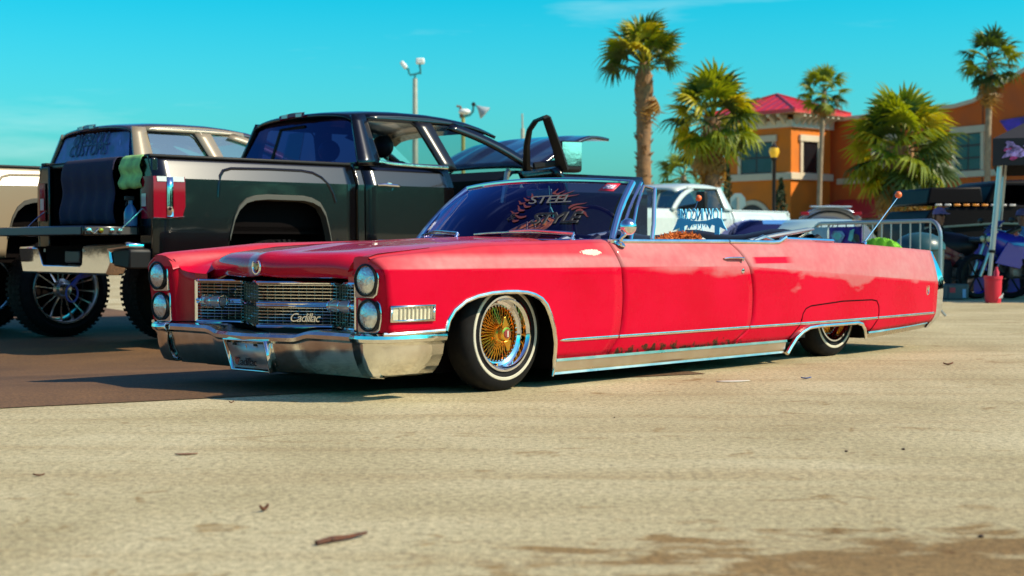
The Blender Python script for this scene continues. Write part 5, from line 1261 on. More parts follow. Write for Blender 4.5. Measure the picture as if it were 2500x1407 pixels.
def palm(name, label, base, H, rt, crown_r, n, seed, e0=85, e1=-35, mixk='ggdy', dead=0, boots=0, tm=None, flare=None, lean=(0, 0), grp='fan palms around the car park'):
    r = random.Random(seed); T = thing(name, label, 'palm tree', base, 0, grp); tm = tm or TRUNK
    pts = []; rs = []
    for i in range(15):
        t = i/14; pts.append((lean[0]*t*t, lean[1]*t*t, H*t)); k = interp(flare, t) if flare else lerp(1.1, .9, t); rs.append(rt*k*(1+.05*math.sin(i*2.1+seed)))
    tr = MB().tube(pts, rs, 14).build('trunk', tm, T, ang=60)
    if boots:
        b = MB()
        for k in range(boots):
            z = H*r.uniform(.08, .99); a = k*2.4+r.uniform(-.3, .3); t = z/H; rr = rt*(interp(flare, t) if flare else 1)
            c = Vector((lean[0]*t*t+rr*math.cos(a), lean[1]*t*t+rr*math.sin(a), z)); d = Vector((math.cos(a), math.sin(a), 0)); tt = Vector((-d.y, d.x, 0))
            L_ = rt*r.uniform(.35, .8)
            b.prism([c-d*.05-tt*rt*.26, c-d*.05+tt*rt*.26, c+d*L_*.45+tt*rt*.10+Vector((0, 0, L_)), c+d*L_*.45-tt*rt*.10+Vector((0, 0, L_))], d*.03+Vector((0, 0, -.02)))
        bo = b.build('leaf_bases', tm, tr, ang=0); bo['kind'] = 'stuff'
    top = Vector((lean[0], lean[1], H))
    for k in range(n+dead):
        isd = k >= n
        t = (k+.5)/n if not isd else 1
        el = R(lerp(e0, e1, t**.85)+r.uniform(-9, 9)) if not isd else R(r.uniform(-82, -55)); az = k*2.39996+r.uniform(-.2, .2)
        key = r.choice(mixk) if not isd else 'x'
        o = bpy.data.objects.new('frond', FM[key][r.randrange(3)]); C.objects.link(o); o.parent = T
        s = crown_r/1.17*r.uniform(.88, 1.1)*(1 if not isd else .85)
        o.rotation_mode = 'XYZ'
        M = Matrix.Rotation(az, 4, 'Z') @ Matrix.Rotation(-el, 4, 'Y') @ Matrix.Rotation(r.uniform(-.7, .7), 4, 'X')
        dn = Vector((0, 0, -.12*crown_r*t)) if not isd else Vector((0, 0, -.1*crown_r-.5*crown_r*r.random()))
        o.matrix_local = Matrix.Translation(top+dn) @ M @ Matrix.Scale(s, 4)
    return T
def ground_at(px, Y): p = at(px, 602, Y); p.z = 0; return p
palm('fan_palm', 'tallest fan palm with a thick brown trunk standing alone against the sky', ground_at(1571, 55), 7.45, .27, 1.85, 40, 1, 88, -2, 'ggddyd', 3, 90, None, [(0, .95), (.45, 1.0), (.60, .95), (.72, 1.0), (.85, 1.25), (.93, 1.15), (.955, .55), (1, .5)])
palm('fan_palm', 'bushy yellow-green fan palm beside the red roofed tower', ground_at(1738, 50), 5.0, .26, 1.85, 50, 2, 86, -48, 'ggygyd', 7, 90, None, [(0, .9), (.6, 1.0), (.8, 1.3), (1, 1.0)])
palm('fan_palm', 'slender palm growing in front of the tower roof', ground_at(1998, 74), 8.35, .12, 1.42, 26, 3, 85, -50, 'gddg', 3, 0, TRUNKG, None, (.25, 0))
palm('fan_palm', 'tallest slender palm rising above the right wing of the building', ground_at(2408, 66), 8.85, .14, 1.55, 30, 4, 86, -58, 'gdd', 6, 0, TRUNKG, None, (.1, 0))
palm('fan_palm', 'round full palm with brown dead fronds hanging in front of the wing', ground_at(2200, 47), 3.85, .23, 2.0, 62, 5, 84, -58, 'ggdgyd', 26, 30, None, [(0, .8), (.6, .9), (.8, 1.7), (1, 1.5)])
palm('fan_palm', 'thin dark palm top showing just above the round full palm', ground_at(2150, 68), 5.9, .12, 1.2, 18, 8, 85, -30, 'dd', 0, 0, TRUNKG)
palm('fan_palm', 'small dark palm half hidden behind the bushy yellow-green one', ground_at(1668, 62), 3.65, .12, 1.25, 22, 6, 70, -50, 'ddg', 0, 0, TRUNKG)
CYP = mat('cypress_green', (.035, .055, .018), .85, noise=(3, .4))
def cypress(label, base, H, w, seed):
    r = random.Random(seed); T = thing('cypress_tree', label, 'cypress', base, 0, 'cypresses by the building')
    MB().tube([(0, 0, 0), (0, 0, H*.9)], [.07, .02], 6).build('trunk', TRUNK, T)
    b = MB()
    for k in range(520):
        t = r.random()**.8; z = .15+t*(H-.2); rr = w*math.sin(min(1, (1-t)*1.5+.05)*math.pi/2)*math.sqrt(r.random()); a = r.uniform(0, 6.28)
        c = Vector((rr*math.cos(a), rr*math.sin(a), z)); u = Vector((r.gauss(0, .3), r.gauss(0, .3), 1)).normalized()*.22; v = Vector((r.gauss(0, 1), r.gauss(0, 1), .2)).normalized()*.08
        b.poly([c-v, c+v, c+u])
    fo = b.build('foliage', CYP, T, ang=0)
cypress('slim dark cypress at the left corner of the tower', ground_at(1776, 77), 4.9, .34, 1)
cypress('slim cypress growing against the tower wall beside the street lamp', ground_at(1906, 77.5), 4.2, .42, 2)

# ================================================================== poles, signs
GALV = mat('galvanised', (.50, .47, .38), .5, .4, noise=(3, .1)); TEALP = mat('teal_bracket', (.03, .22, .24), .5)
LAMPW = mat('lamp_white', (.80, .80, .76), .4)
fl = thing('floodlight_pole', 'tall floodlight pole with two white lamp heads behind the black truck roof', 'light pole', ground_at(1014, 70))
H1 = at(1014, 192, 70).z
MB().tube([(0, 0, 0), (0, 0, H1)], [.16, .11], 12).build('pole', GALV, fl)
br = MB().tube([(-.26, 0, H1+.16), (0, 0, H1+.20), (.26, 0, H1+.27)], .045, 6); br.tube([(0, 0, H1), (0, 0, H1+.2)], .05, 6); bo = br.build('bracket', TEALP, fl)
for x, z, rot, nm in ((-.52, .62, R(52), 'l'), (.24, .80, 0, 'r')):
    MB().tube([(-.26 if x < 0 else .26, 0, H1+.2), (-.30 if x < 0 else .25, 0, H1+.42), (x*.86, 0, H1+z-.12)], .05, 6).build('arm', TEALP, fl)
    w = .20 if x < 0 else .20
    hd = MB(); hd.box(-.20, .20, -.12, .12, -.14, .14); M = Matrix.Translation((x, 0, H1+z)) @ Matrix.Rotation(rot, 4, 'Y')
    if x < 0: M = M @ Matrix.Scale(.72, 4, (0, 0, 1))
    hd.xf(lambda p: M @ p); hd.build('lamp_head', LAMPW, fl, bevel=.06)
f2 = thing('floodlight_pole', 'shorter light pole with three drooping lamp heads beyond the truck cab', 'light pole', ground_at(1131, 64))
H2 = at(1131, 285, 64).z; pw = 3680/64
MB().tube([(0, 0, 0), (0, 0, H2)], [.10, .08], 10).build('pole', mat('pole_olive', (.36, .33, .10), .6), f2)
MB().tube([(-.06, 0, H2-.05), (-.10, 0, H2+.25), (-.12, 0, H2+.42), (-.28, 0, H2+.44)], [.09, .07, .05, .05], 8).build('arm', mat('rust_bracket', (.20, .10, .06), .6), f2)
MB().tube([(.0, 0, H2), (.28, 0, H2+.06), (.42, 0, H2+.22), (.44, 0, H2+.50)], .05, 8).build('arm', TEALP, f2)
MB().ball((.44, 0, H2+.52), .09, 10, 8).build('joint', BLACKT, f2)
MB().ball((.06, -.1, H2+.20), (.26, .2, .13), 14, 8).build('lamp_head', LAMPW, f2)
hd = MB().lathe([(.05, 0), (.10, .12), (.30, .42), (.30, .46), (0, .44)], (.60, 0, H2+.44), (.75, 0, -.66), 20).build('lamp_head', mat('lamp_grey', (.35, .40, .42), .4), f2)
MB().tube([(.44, 0, H2+.52), (.62, 0, H2+.42)], .03, 6).build('arm', TEALP, f2)
f3 = thing('mast', 'thin grey mast showing above the raised bonnet', 'pole', ground_at(1276, 75))
zt3 = at(1276, 278, 75).z
MB().tube([(0, 0, 0), (0, 0, zt3*.9)], .10, 8).build('pole', GALV, f3); MB().tube([(0, 0, zt3*.9), (-.03, 0, zt3)], .045, 6).build('tip', GALV, f3)
sl = thing('street_lamp', 'black lamp post with a glowing yellow globe in front of the tower', 'street lamp', ground_at(1889, 66))
zl = at(1889, 372, 66).z
MB().lathe([(.16, 0), (.16, .3), (.09, .5), (.08, zl-.4), (.14, zl-.28), (.10, zl-.22), (0, zl-.2)], (0, 0, 0), (0, 0, 1), 12).build('pole', BLACKT, sl)
MB().lathe([(0, zl-.25), (.14, zl-.22), (.23, zl), (.20, zl+.18), (.08, zl+.25), (0, zl+.26)], (0, 0, 0), (0, 0, 1), 16).build('lantern', mat('lantern_yellow', (.75, .42, .03), .3, emit=.25), sl)
MB().lathe([(.22, zl+.2), (.08, zl+.30), (.03, zl+.42), (0, zl+.5)], (0, 0, 0), (0, 0, 1), 12).build('cap', BLACKT, sl)
ss = thing('stop_sign', 'grey back of an eight sided road sign in front of the arch', 'road sign', ground_at(1801, 50))
zs = at(1801, 493, 50).z; rs_ = 18.5*50/3680/math.cos(R(22.5))
MB().prism([(rs_*math.cos(R(22.5+45*k)), 0, zs+rs_*1.12*math.sin(R(22.5+45*k))) for k in range(8)], (0, .012, 0)).build('sign_plate', mat('sign_back', (.42, .50, .48), .4, .5), ss)
MB().box(-.035, .035, -.05, -.004, 0, zs+.16).build('post', GALV, ss)

# ================================================================== parked cars beyond
def car_body(name, label, loc, yaw, L_, W, hb, hr, PAINT, GL, cab=(.28, .85), group=None, cat='car', squash=.7):
    T = thing(name, label, cat, loc, yaw, group)
    P = []
    for i in range(15):
        t = i/14; x = L_*(t-.5); e = min(t, 1-t); w = W/2*(1-.22*math.exp(-e*16)); h = hb*(1-.30*math.exp(-e*12))
        P.append([(x, w*y, z) for y, z in ((-.85, .22), (-1, .30), (-1, h*.72), (-.94, h*.95), (-.8, h), (0, h+.03), (.8, h), (.94, h*.95), (1, h*.72), (1, .30), (.85, .22))])
    b0 = MB().grid(P, cv=True); b0.poly(P[0]); b0.poly(P[-1]); b0.build('body', PAINT, T, ang=40)
    x0, x1 = L_*(cab[0]-.5), L_*(cab[1]-.5); xr0, xr1 = lerp(x0, x1, .26), lerp(x0, x1, .78)
    P = []
    for i in range(13):
        t = i/12; x = lerp(x0, x1, t); k = min(1, min((x-x0)/(xr0-x0+1e-6), (x1-x)/(x1-xr1+1e-6))); k = max(0, k); f = math.sin(k*math.pi/2)
        h = lerp(hb, hr, f); w0, w1 = W/2*.90, W/2*lerp(.86, squash, f)
        P.append([(x, w*y, z) for w, y, z in ((w0, -1, hb-.02), (w1, -1, h-.10*f), (w1*.92, -1, h-.02*f), (0, 0, h), (w1*.92, 1, h-.02*f), (w1, 1, h-.10*f), (w0, 1, hb-.02))])
    for j, m, nm in ((0, GL, 'side_glass'), (5, GL, 'side_glass')): MB().grid([[r[j], r[j+1]] for r in P]).build(nm, m, T, ang=50)
    MB().grid([r[1:6] for r in P[3:10]]).build('roof', PAINT, T, ang=50); MB().grid([r[1:6] for r in P[:4]]).build('front_glass', GL, T, ang=50); MB().grid([r[1:6] for r in P[9:]]).build('rear_glass', GL, T, ang=50)
    for sx in (-.31, .31):
        for sy in (-1, 1):
            wo = MB().lathe([(.2, -.2), (.31, -.19), (.33, -.15), (.33, -.03), (.30, 0), (.21, .0)], (sx*L_, sy*(W/2-.0), .33), (0, sy, 0), 24).build('tyre', RUBBER, T)
            MB().lathe([(.21, -.02), (.18, -.03), (.05, -.01), (0, -.01)], (sx*L_, sy*(W/2), .33), (0, sy, 0), 16).build('rim', ALU, wo)
    return T
BLUEC = paint('blue_car_paint', (.05, .20, .50), .15); DKB = glass('car_glass', (.05, .06, .16), .25, .03, 2.0, (.5, .5, 1))
p = at(1868, 602, 30); p.z = 0
car_body('blue_coupe', 'blue car whose curved roof shows behind the folded top', p, R(15), 4.4, 1.8, .90, 1.27, BLUEC, DKB, (.25, .95))
p = at(2012, 602, 27); p.z = 0
car_body('pale_hatchback', 'pale mint small car behind the steel barrier', p, R(70), 3.9, 1.75, .88, 1.22, paint('mint_paint', (.58, .70, .66), .25), mat('mint_glass', (.42, .58, .54), .15, coat=1), (.15, .92))
p = at(1968, 602, 47.5); p.z = 0
SIL = paint('silver_paint', (.26, .30, .40), .2, .4)
sv = car_body('grey_wagon', 'grey wagon parked with its curved tailgate lifted open', p, R(95), 4.7, 1.95, 1.05, 1.45, SIL, DKB, (.18, .98), squash=.82)
tg = MB()
P = [[(-2.45-.15*t+.1*abs(k), .92*k, 1.40+.60*t-.30*abs(k)**2.2) for k in [-1+2*i/16 for i in range(17)]] for t in (0, .5, 1)]
# the lifted door hangs over the back of the roof
lid = MB().grid([[(x, .93*k, z-.36*abs(k)**2.4) for k in [-1+2*i/20 for i in range(21)]] for x, z in ((-2.12, 1.48), (-2.25, 1.66), (-2.45, 1.84), (-2.55, 1.93), (-2.60, 1.90))]).build('lifted_tailgate', SIL, sv, ang=60, solid=.05)
MB().grid([[(x, .86*k, z-.38*abs(k)**2.4) for k in [-1+2*i/16 for i in range(17)]] for x, z in ((-2.50, 1.80), (-2.56, 1.75))]).build('tailgate_seal', BLACKT, lid, solid=.04)
for s in (-1, 1): MB().box(-2.66, -2.58, s*.80-.13, s*.80+.13, 1.66, 1.76).build('tail_lamp', MATS['tail_red'], lid, bevel=.02)
MB().box(-2.66, -2.50, -.62, .62, 1.90, 1.94).build('spoiler', paint('pale_blue_paint', (.40, .50, .62), .2), lid, bevel=.01)
SUVB = paint('navy_suv_paint', (.03, .035, .09), .15)
p = at(1560, 602, 33); p.z = 0
sb_ = car_body('dark_suv', 'dark blue SUV roof and rear window behind the white pickup windscreen', p, R(60), 5.2, 2.0, 1.3, 2.02, SUVB, glass('suv_glass', (.03, .03, .07), .2, .03, 1.6, (.5, .5, 1)), (.05, .80), squash=.84)
WP_ = mat('white_truck_paint', (.58, .64, .60), .25, coat=.8, noise=(1, .04))
yaw = 225
p = at(1760, 602, 28.6)
WT, _r = pickup('white_pickup', 'white pickup with black towing mirrors parked facing left behind the convertible', 5.08, 32.07, 225, 0, WP_, GLASS_CLR,
    dict(two_door=1, cab=1.92, side_glass=glass('white_truck_glass', (.62, .78, .74), .75, .04, 2.0, (.8, .95, .9)), chrome=0, tow_mirror=1, handle=WP_, frame=WP_, sealcol=BLACKT, archgrey=0, trim=WP_))

# ================================================================== barrier, banner, tent, bucket
STEEL = mat('barrier_steel', (.42, .42, .44), .35, .8)
bA = at(1985, 602, 17.6); bB = at(2296, 602, 15.4); bA.z = bB.z = 0
BD = (bB-bA); BLn = BD.length; BD.normalize()
ba = thing('crowd_barrier', 'galvanised crowd barrier with rounded end standing behind the tail of the convertible', 'barrier', bA, math.atan2(BD.y, BD.x))
top = 1.0; rr = .17
path = [(0, 0, .12), (0, 0, top-rr)]+[(rr-rr*math.cos(a), 0, top-rr+rr*math.sin(a)) for a in [R(x) for x in range(15, 91, 15)]]+[(BLn-rr, 0, top)]+[(BLn-rr+rr*math.sin(a), 0, top-rr+rr*math.cos(a)) for a in [R(x) for x in range(15, 91, 15)]]+[(BLn, 0, .12)]
MB().tube(path, .021, 10).build('frame', STEEL, ba)
MB().tube([(0, 0, .16), (BLn, 0, .16)], .018, 8).build('lower_rail', STEEL, ba)
nb_ = 14
for k in range(1, nb_): MB().tube([(BLn*k/nb_, 0, .16), (BLn*k/nb_, 0, top)], .0085, 6).build('bar', STEEL, ba)
for x in (.18, BLn-.12): MB().tube([(x, -.16, .02), (x, -.08, .10), (x, .08, .10), (x, .16, .02)], .016, 6).build('foot', STEEL, ba)
ang = math.atan2(BD.y, BD.x)
def banner(label, a0, a1, m, z0=.35, z1=.955):
    q = bA+BD*a0; T = thing('banner', label, 'banner', q, ang)
    MB().grid([[(x, -.032-.010*math.sin(x*9), z) for z in (z0, (z0+z1)/2, z1)] for x in [(a1-a0)*i/8 for i in range(9)]]).build('sheet', m, T, ang=60, solid=.004)
    for x in (.03, a1-a0-.03):
        MB().tube([(x, -.03, z1-.02), (x, 0, z1+.03)], .006, 4).build('tie', BLACKT, T)
    return T
banner('pale mint plain banner tied to the crowd barrier', .02, .36, mat('mint_banner', (.48, .60, .55), .7, noise=(6, .12)))
VIO = mat('violet_banner', (.085, .02, .26), .6, noise=(5, .5))
bn = banner('purple banner with a blue gem picture tied to the crowd barrier', .39, 1.02, VIO)
GEM = mat('gem_blue', (.12, .26, .52), .5, noise=(22, .6)); TEALB = mat('gem_teal', (.08, .45, .48), .5, noise=(12, .3))
MB().prism([(x, -.055, z) for x, z in ((.06, .86), (.12, .91), (.28, .91), (.34, .86), (.20, .70))], (0, .004, 0)).build('gem_print', GEM, bn)
MB().prism([(x, -.055, z) for x, z in ((.10, .85), (.15, .89), (.25, .89), (.29, .85), (.20, .80))], (0, -.003, 0)).build('gem_print', TEALB, bn)
MB().prism([(x, -.055, z) for x, z in ((.40, .80), (.44, .91), (.52, .93), (.50, .84), (.56, .78))], (0, .004, 0)).build('wave_print', TEALB, bn)
MB().prism([(x, -.055, z) for x, z in ((.47, .79), (.54, .88), (.61, .86), (.62, .78))], (0, .004, 0)).build('wave_print', BLACKT, bn)
# lime cover and round bin just behind the boot
lc = at(2148, 602, 13.9); lc.z = 0
LIME = mat('lime_cover', (.18, .52, .01), .55, noise=(6, .35))
gc = thing('covered_cooler', 'cooler under a crumpled bright lime green cover behind the boot', 'cooler', lc, R(-20)); gc.scale = (.56, .7, 1.0)
rnd = random.Random(9)
P = []
for i in range(25):
    t = i/24; row = []
    for j in range(15):
        a = math.pi*j/14; rx = .46*math.sin(math.pi*min(1, max(0, .08+.84*t)))**.35; x = lerp(-.46, .46, t); hgt = .80*(math.sin(math.pi*min(.98, max(.02, .10+.80*t))))**.22
        row.append((x, -.26*math.cos(a), max(0.02, hgt*min(1, math.sin(a)*1.9)+.022*math.sin(i*1.7+j*1.3))))
    P.append(row)
MB().grid(P).build('cover', LIME, gc, ang=60); MB().box(-.36, .36, -.18, .18, .0, .66).build('cooler_body', WHITE, gc)
rb_ = at(2246, 602, 17.3); rb_.z = 0
wb = thing('domed_bin', 'dark teal domed bin standing behind the barrier bars', 'bin', rb_)
TEALD = mat('dark_teal_plastic', (.02, .07, .08), .35)
MB().lathe([(.20, 0), (.25, .05), (.27, .70), (.28, .72)], (0, 0, 0), (0, 0, 1), 24).build('bin_body', TEALD, wb); MB().lathe([(.285, .70), (.28, .76), (.22, .84), (.12, .885), (0, .90)], (0, 0, 0), (0, 0, 1), 24).build('bin_lid', TEALD, wb)
# tent
tl = at(2410, 735, 20.0); tl.z = 0
tn = thing('canopy_tent', 'black canopy tent with silver legs and a graphic valance at the right edge', 'tent', tl, R(-19))
ztop = 1.86; lean = .16
LEG = mat('leg_silver', (.60, .60, .60), .3, .7)
for x, y in ((0, 0), (3.0, 0), (0, 3.0), (3.0, 3.0)):
    lx = lean if x == 0 else -lean
    lg = MB().tube([(x+lx*.36, y, ztop*.36), (x+lx, y, ztop+.1)], .036, 8).build('tent_leg', LEG, tn)
    MB().tube([(x, y, 0), (x+lx*.36, y, ztop*.36)], .026, 8).build('leg_inner', LEG, lg); MB().lathe([(.03, -.02), (.045, -.02), (.045, .02), (.03, .02)], (x+lx*.36, y, ztop*.36), (lx, 0, ztop), 10).build('leg_clamp', BLACKT, lg)
TENT = mat('tent_black', (.02, .017, .02), .7)
x0, x1 = lean-.10, 3-lean+.10; zv0, zv1 = 1.80, 2.15
rf = MB()
for a, b in (((x0, -.1), (x1, -.1)), ((x1, -.1), (x1, 3.1)), ((x1, 3.1), (x0, 3.1)), ((x0, 3.1), (x0, -.1))): rf.grid([[(*a, zv1), (*b, zv1)], [((x0+x1)/2, 1.5, 3.0), ((x0+x1)/2, 1.5, 3.0)]])
rf.build('tent_roof', TENT, tn, ang=0, solid=.01)
va = MB()
for a, b in (((x0, -.1), (x1, -.1)), ((x1, -.1), (x1, 3.1)), ((x1, 3.1), (x0, 3.1)), ((x0, 3.1), (x0, -.1))): va.grid([[(*a, zv0), (*a, zv1)], [(*b, zv0), (*b, zv1)]])
vo = va.build('valance', TENT, tn, ang=0, solid=.012)
PRN = mat('valance_print', (.42, .26, .55), .6, noise=(14, .9)); PRN2 = mat('valance_print_red', (.55, .05, .20), .6, noise=(20, .7)); rnd = random.Random(11)
for k in range(26):
    cx = x0+.14+rnd.random()*.75; cz = zv0+.09+rnd.random()*.20; a = rnd.uniform(-.5, .5); L_ = rnd.uniform(.05, .13)
    MB().prism([(cx+dx*math.cos(a)-dz*math.sin(a), -.112-.002*(k % 4), cz+dx*math.sin(a)+dz*math.cos(a)) for dx, dz in ((-L_, -.012), (-L_*.3, -.035), (L_, .0), (L_*.4, .028), (-L_*.6, .02))], (0, -.001, 0)).build('print_stroke', (PRN, PRN, PRN2)[k % 3], vo)
# red bag
bk_ = at(2424, 735, 19.6); bk_.z = 0
bu = thing('red_bucket', 'red bucket with a red bottle in it standing at the foot of the tent leg', 'bucket', bk_)
REDP = mat('red_plastic', (.62, .01, .035), .4, coat=.2)
bu.scale = (.85, .85, .9)
MB().lathe([(.0, .0), (.115, .0), (.120, .03), (.132, .34), (.142, .345), (.142, .39), (.128, .39), (.118, .08), (0, .06)], (0, 0, 0), (0, 0, 1), 24).build('bucket_shell', REDP, bu)
MB().lathe([(0, .05), (.042, .06), (.042, .45), (.022, .49), (.022, .52), (0, .52)], (.05, 0, .0), (0, 0, 1), 16).build('bottle', REDP, bu)
for k in range(3): MB().prism([(.04+.022*k, -.136, .07+.0*k), (.056+.022*k, -.136, .07), (.056+.022*k+.02, -.136, .10+.022*k), (.04+.022*k+.02, -.136, .10+.022*k)], (0, -.003, 0)).build('white_stripe', WHITE, bu)
# ================================================================== the stall at the right edge
def gat(px, Y): p = at(px, 602, Y); p.z = 0; return p
jp = thing('black_offroader', 'boxy black off-roader with its bonnet propped open behind the crowd barrier', 'off-roader', gat(2252, 23.9), R(8))
BK2 = mat('offroader_black', (.0045, .0035, .005), .5, spec=.12)
MB().prism([(0, 0, .55), (.05, 0, 1.18), (.15, 0, 1.32), (1.1, 0, 1.36), (1.12, 0, 1.40), (3.6, 0, 1.38), (3.65, 0, .55)], (0, 1.75, 0)).build('body', BK2, jp, bevel=.05)
MB().prism([(.10, .08, 1.40), (.16, .08, 1.67), (1.02, .08, 1.69), (1.06, .08, 1.42)], (0, 1.5, 0)).build('raised_bonnet', BK2, jp, bevel=.03)
MB().prism([(1.08, .10, 1.40), (1.24, .10, 1.74), (1.40, .10, 1.80), (3.3, .10, 1.84), (3.55, .10, 1.40)], (0, 1.5, 0)).build('hard_top', BK2, jp, bevel=.05)
for a, b in ((1.30, 1.95), (2.08, 3.25)): MB().prism([(a, .085, 1.44), (b, .085, 1.44), (b-.04, .085, 1.72), (a+.10, .085, 1.72)], (0, .012, 0)).build('side_window', glass('offroad_glass', (.04, .04, .1), .2, .03, 1.4, (.4, .4, 1)), jp)
for k in range(9): MB().box(.20+.155*k, .31+.155*k, -.035, -.005, 1.375, 1.41).build('marker_light', mat('amber_lens', (.75, .26, .02), .3, coat=1) if 2 <= k <= 5 else mat('pale_lens', (.5, .48, .46), .3, coat=1), jp, bevel=.01)
MB().tube([(.02, -.03, 1.02), (1.2, -.03, 1.10), (3.6, -.03, 1.08)], .02, 6).build('side_trim', mat('greenish_trim', (.10, .16, .16), .3, .6), jp)
for x in (.75, 2.85):
    for y, s in ((-.02, -1), (1.77, 1)):
        wo = MB().lathe([(.2, -.22), (.36, -.2), (.40, -.15), (.40, -.05), (.37, -.01), (.24, .0)], (x, y, .40), (0, s, 0), 28).build('tyre', RUBBER, jp)
        MB().lathe([(.24, -.02), (.2, -.04), (.07, -.02), (0, -.01)], (x, y, .40), (0, s, 0), 20).build('rim', BLACKT, wo)
def bike(name, label, loc, yaw, body, accent, seatc, lampm):
    T = thing(name, label, 'motorcycle', loc, yaw)
    for x in (-.68, .68):
        wo = MB().lathe([(.24, -.05), (.29, -.065), (.315, -.03), (.315, .03), (.29, .065), (.24, .05)], (x, 0, .315), (0, 1, 0), 32).build('tyre', RUBBER, T)
        MB().lathe([(.245, -.03), (.23, 0), (.245, .03)], (x, 0, .315), (0, 1, 0), 32).build('rim', accent, wo)
        sp = MB()
        for k in range(6): a = R(60*k); sp.tube([(x, 0, .315), (x+.24*math.cos(a), 0, .315+.24*math.sin(a))], .014, 4)
        sp.build('wheel_spokes', BLACKT, wo)
    for y in (-.09, .09): MB().tube([(-.68, y, .315), (-.50, y, .75), (-.42, y, .95)], .025, 8).build('fork_leg', ALU, T)
    MB().tube([(-.30, -.36, .98), (-.40, -.20, 1.0), (-.43, 0, .98), (-.40, .20, 1.0), (-.30, .36, .98)], .014, 8).build('handlebar', BLACKT, T)
    MB().tube([(.68, 0, .315), (.15, 0, .38), (-.05, 0, .45)], .04, 8).build('swing_arm', BLACKT, T)
    MB().box(-.22, .22, -.15, .15, .28, .60).build('engine', mat('engine_metal', (.16, .15, .15), .4, .8, noise=(14, .6)), T, bevel=.04)
    P = [[(x, w*math.cos(a), z+h*math.sin(a)) for a in [2*math.pi*j/14 for j in range(14)]] for x, w, z, h in ((-.52, .03, .86, .04), (-.44, .14, .84, .14), (-.25, .20, .74, .22), (0, .19, .72, .20), (.15, .14, .74, .12), (.24, .05, .76, .05))]
    fo = MB().grid(P, cv=True).build('fairing', body, T, ang=60)
    MB().grid([[(x, w*k, z+.04*(1-k*k)) for k in (-1, -.5, 0, .5, 1)] for x, w, z in ((.12, .12, .80), (.40, .14, .80), (.66, .10, .90), (.82, .03, .97))]).build('seat', seatc, T, ang=60, solid=.06)
    MB().prism([(.40, -.11, .70), (.80, -.05, .90), (.78, -.05, .97), (.45, -.11, .80)], (0, .22, 0)).build('tail_fairing', accent, T, bevel=.02)
    MB().prism([(-.50, -.19, .50), (-.10, -.20, .42), (.05, -.20, .62), (-.30, -.20, .80)], (0, .02, 0)).build('side_panel', accent, T, bevel=.005)
    for y in (-.07, .07): MB().ball((-.53, y, .84), (.03, .05, .045), 12, 8).build('headlight', lampm, T)
    MB().grid([[(x, w*k, z) for k in (-1, 0, 1)] for x, w, z in ((-.50, .10, .92), (-.40, .13, 1.02), (-.30, .12, 1.10))]).build('windshield', DKB, T)
    MB().tube([(-.1, .14, .30), (.3, .17, .32), (.62, .18, .50)], [.03, .03, .05], 8).build('exhaust', CHROME_W, T)
    MB().tube([(.0, -.16, .30), (-.02, -.24, .0)], .012, 6).build('side_stand', BLACKT, T)
    for y in (-.36, .36): MB().ball((-.36, y, 1.10), (.02, .07, .04), 10, 6).build('mirror', BLACKT, T)
    return T
REDB = paint('bike_red', (.22, .005, .015), .3); BLKB = mat('bike_black', (.010, .009, .011), .4, spec=.3); BLUB = paint('bike_blue', (.02, .025, .42), .25)
bike('motorcycle', 'black sport motorcycle with dark red panels parked beside the tent leg', gat(2346, 21.6), R(-25), BLKB, REDB, VINYL, mat('lamp_pale', (.7, .68, .62), .2, coat=1))
bike('motorcycle', 'bright blue motorcycle with cream headlamps at the right edge of the photo', gat(2484, 21.4), R(18), BLUB, BLUB, BLACKT, mat('lamp_cream', (.75, .68, .36), .2, coat=1))
cr_ = thing('blue_crate', 'large dark blue box standing behind the tent leg under the canopy', 'box', gat(2452, 22.9), R(6))
VBL = mat('violet_blue_plastic', (.035, .02, .30), .45, noise=(3, .3))
MB().box(-.36, .36, -.3, .3, 0, .78).build('box_body', VBL, cr_, bevel=.03); MB().box(-.38, .38, -.32, .32, .781, .84).build('box_lid', VBL, cr_, bevel=.02)
MB().box(-.03, .04, -.326, -.321, .70, .77).build('box_latch', mat('pale_blue', (.30, .40, .62), .4), cr_)
tc_ = thing('tool_case', 'small grey case with red and white labels on the ground under the motorcycle', 'case', gat(2332, 20.8), R(12))
MB().box(-.16, .16, -.1, .1, 0, .22).build('case_body', mat('case_grey', (.09, .08, .08), .5), tc_, bevel=.02)
MB().box(-.13, -.05, -.106, -.101, .10, .17).build('case_label', REDP, tc_); MB().box(.06, .11, -.106, -.101, .03, .15).build('case_label', mat('pale_blue', (.3, .4, .6), .4), tc_); MB().tube([(-.06, 0, .22), (-.05, 0, .27), (.05, 0, .27), (.06, 0, .22)], .01, 6).build('case_handle', BLACKT, tc_)

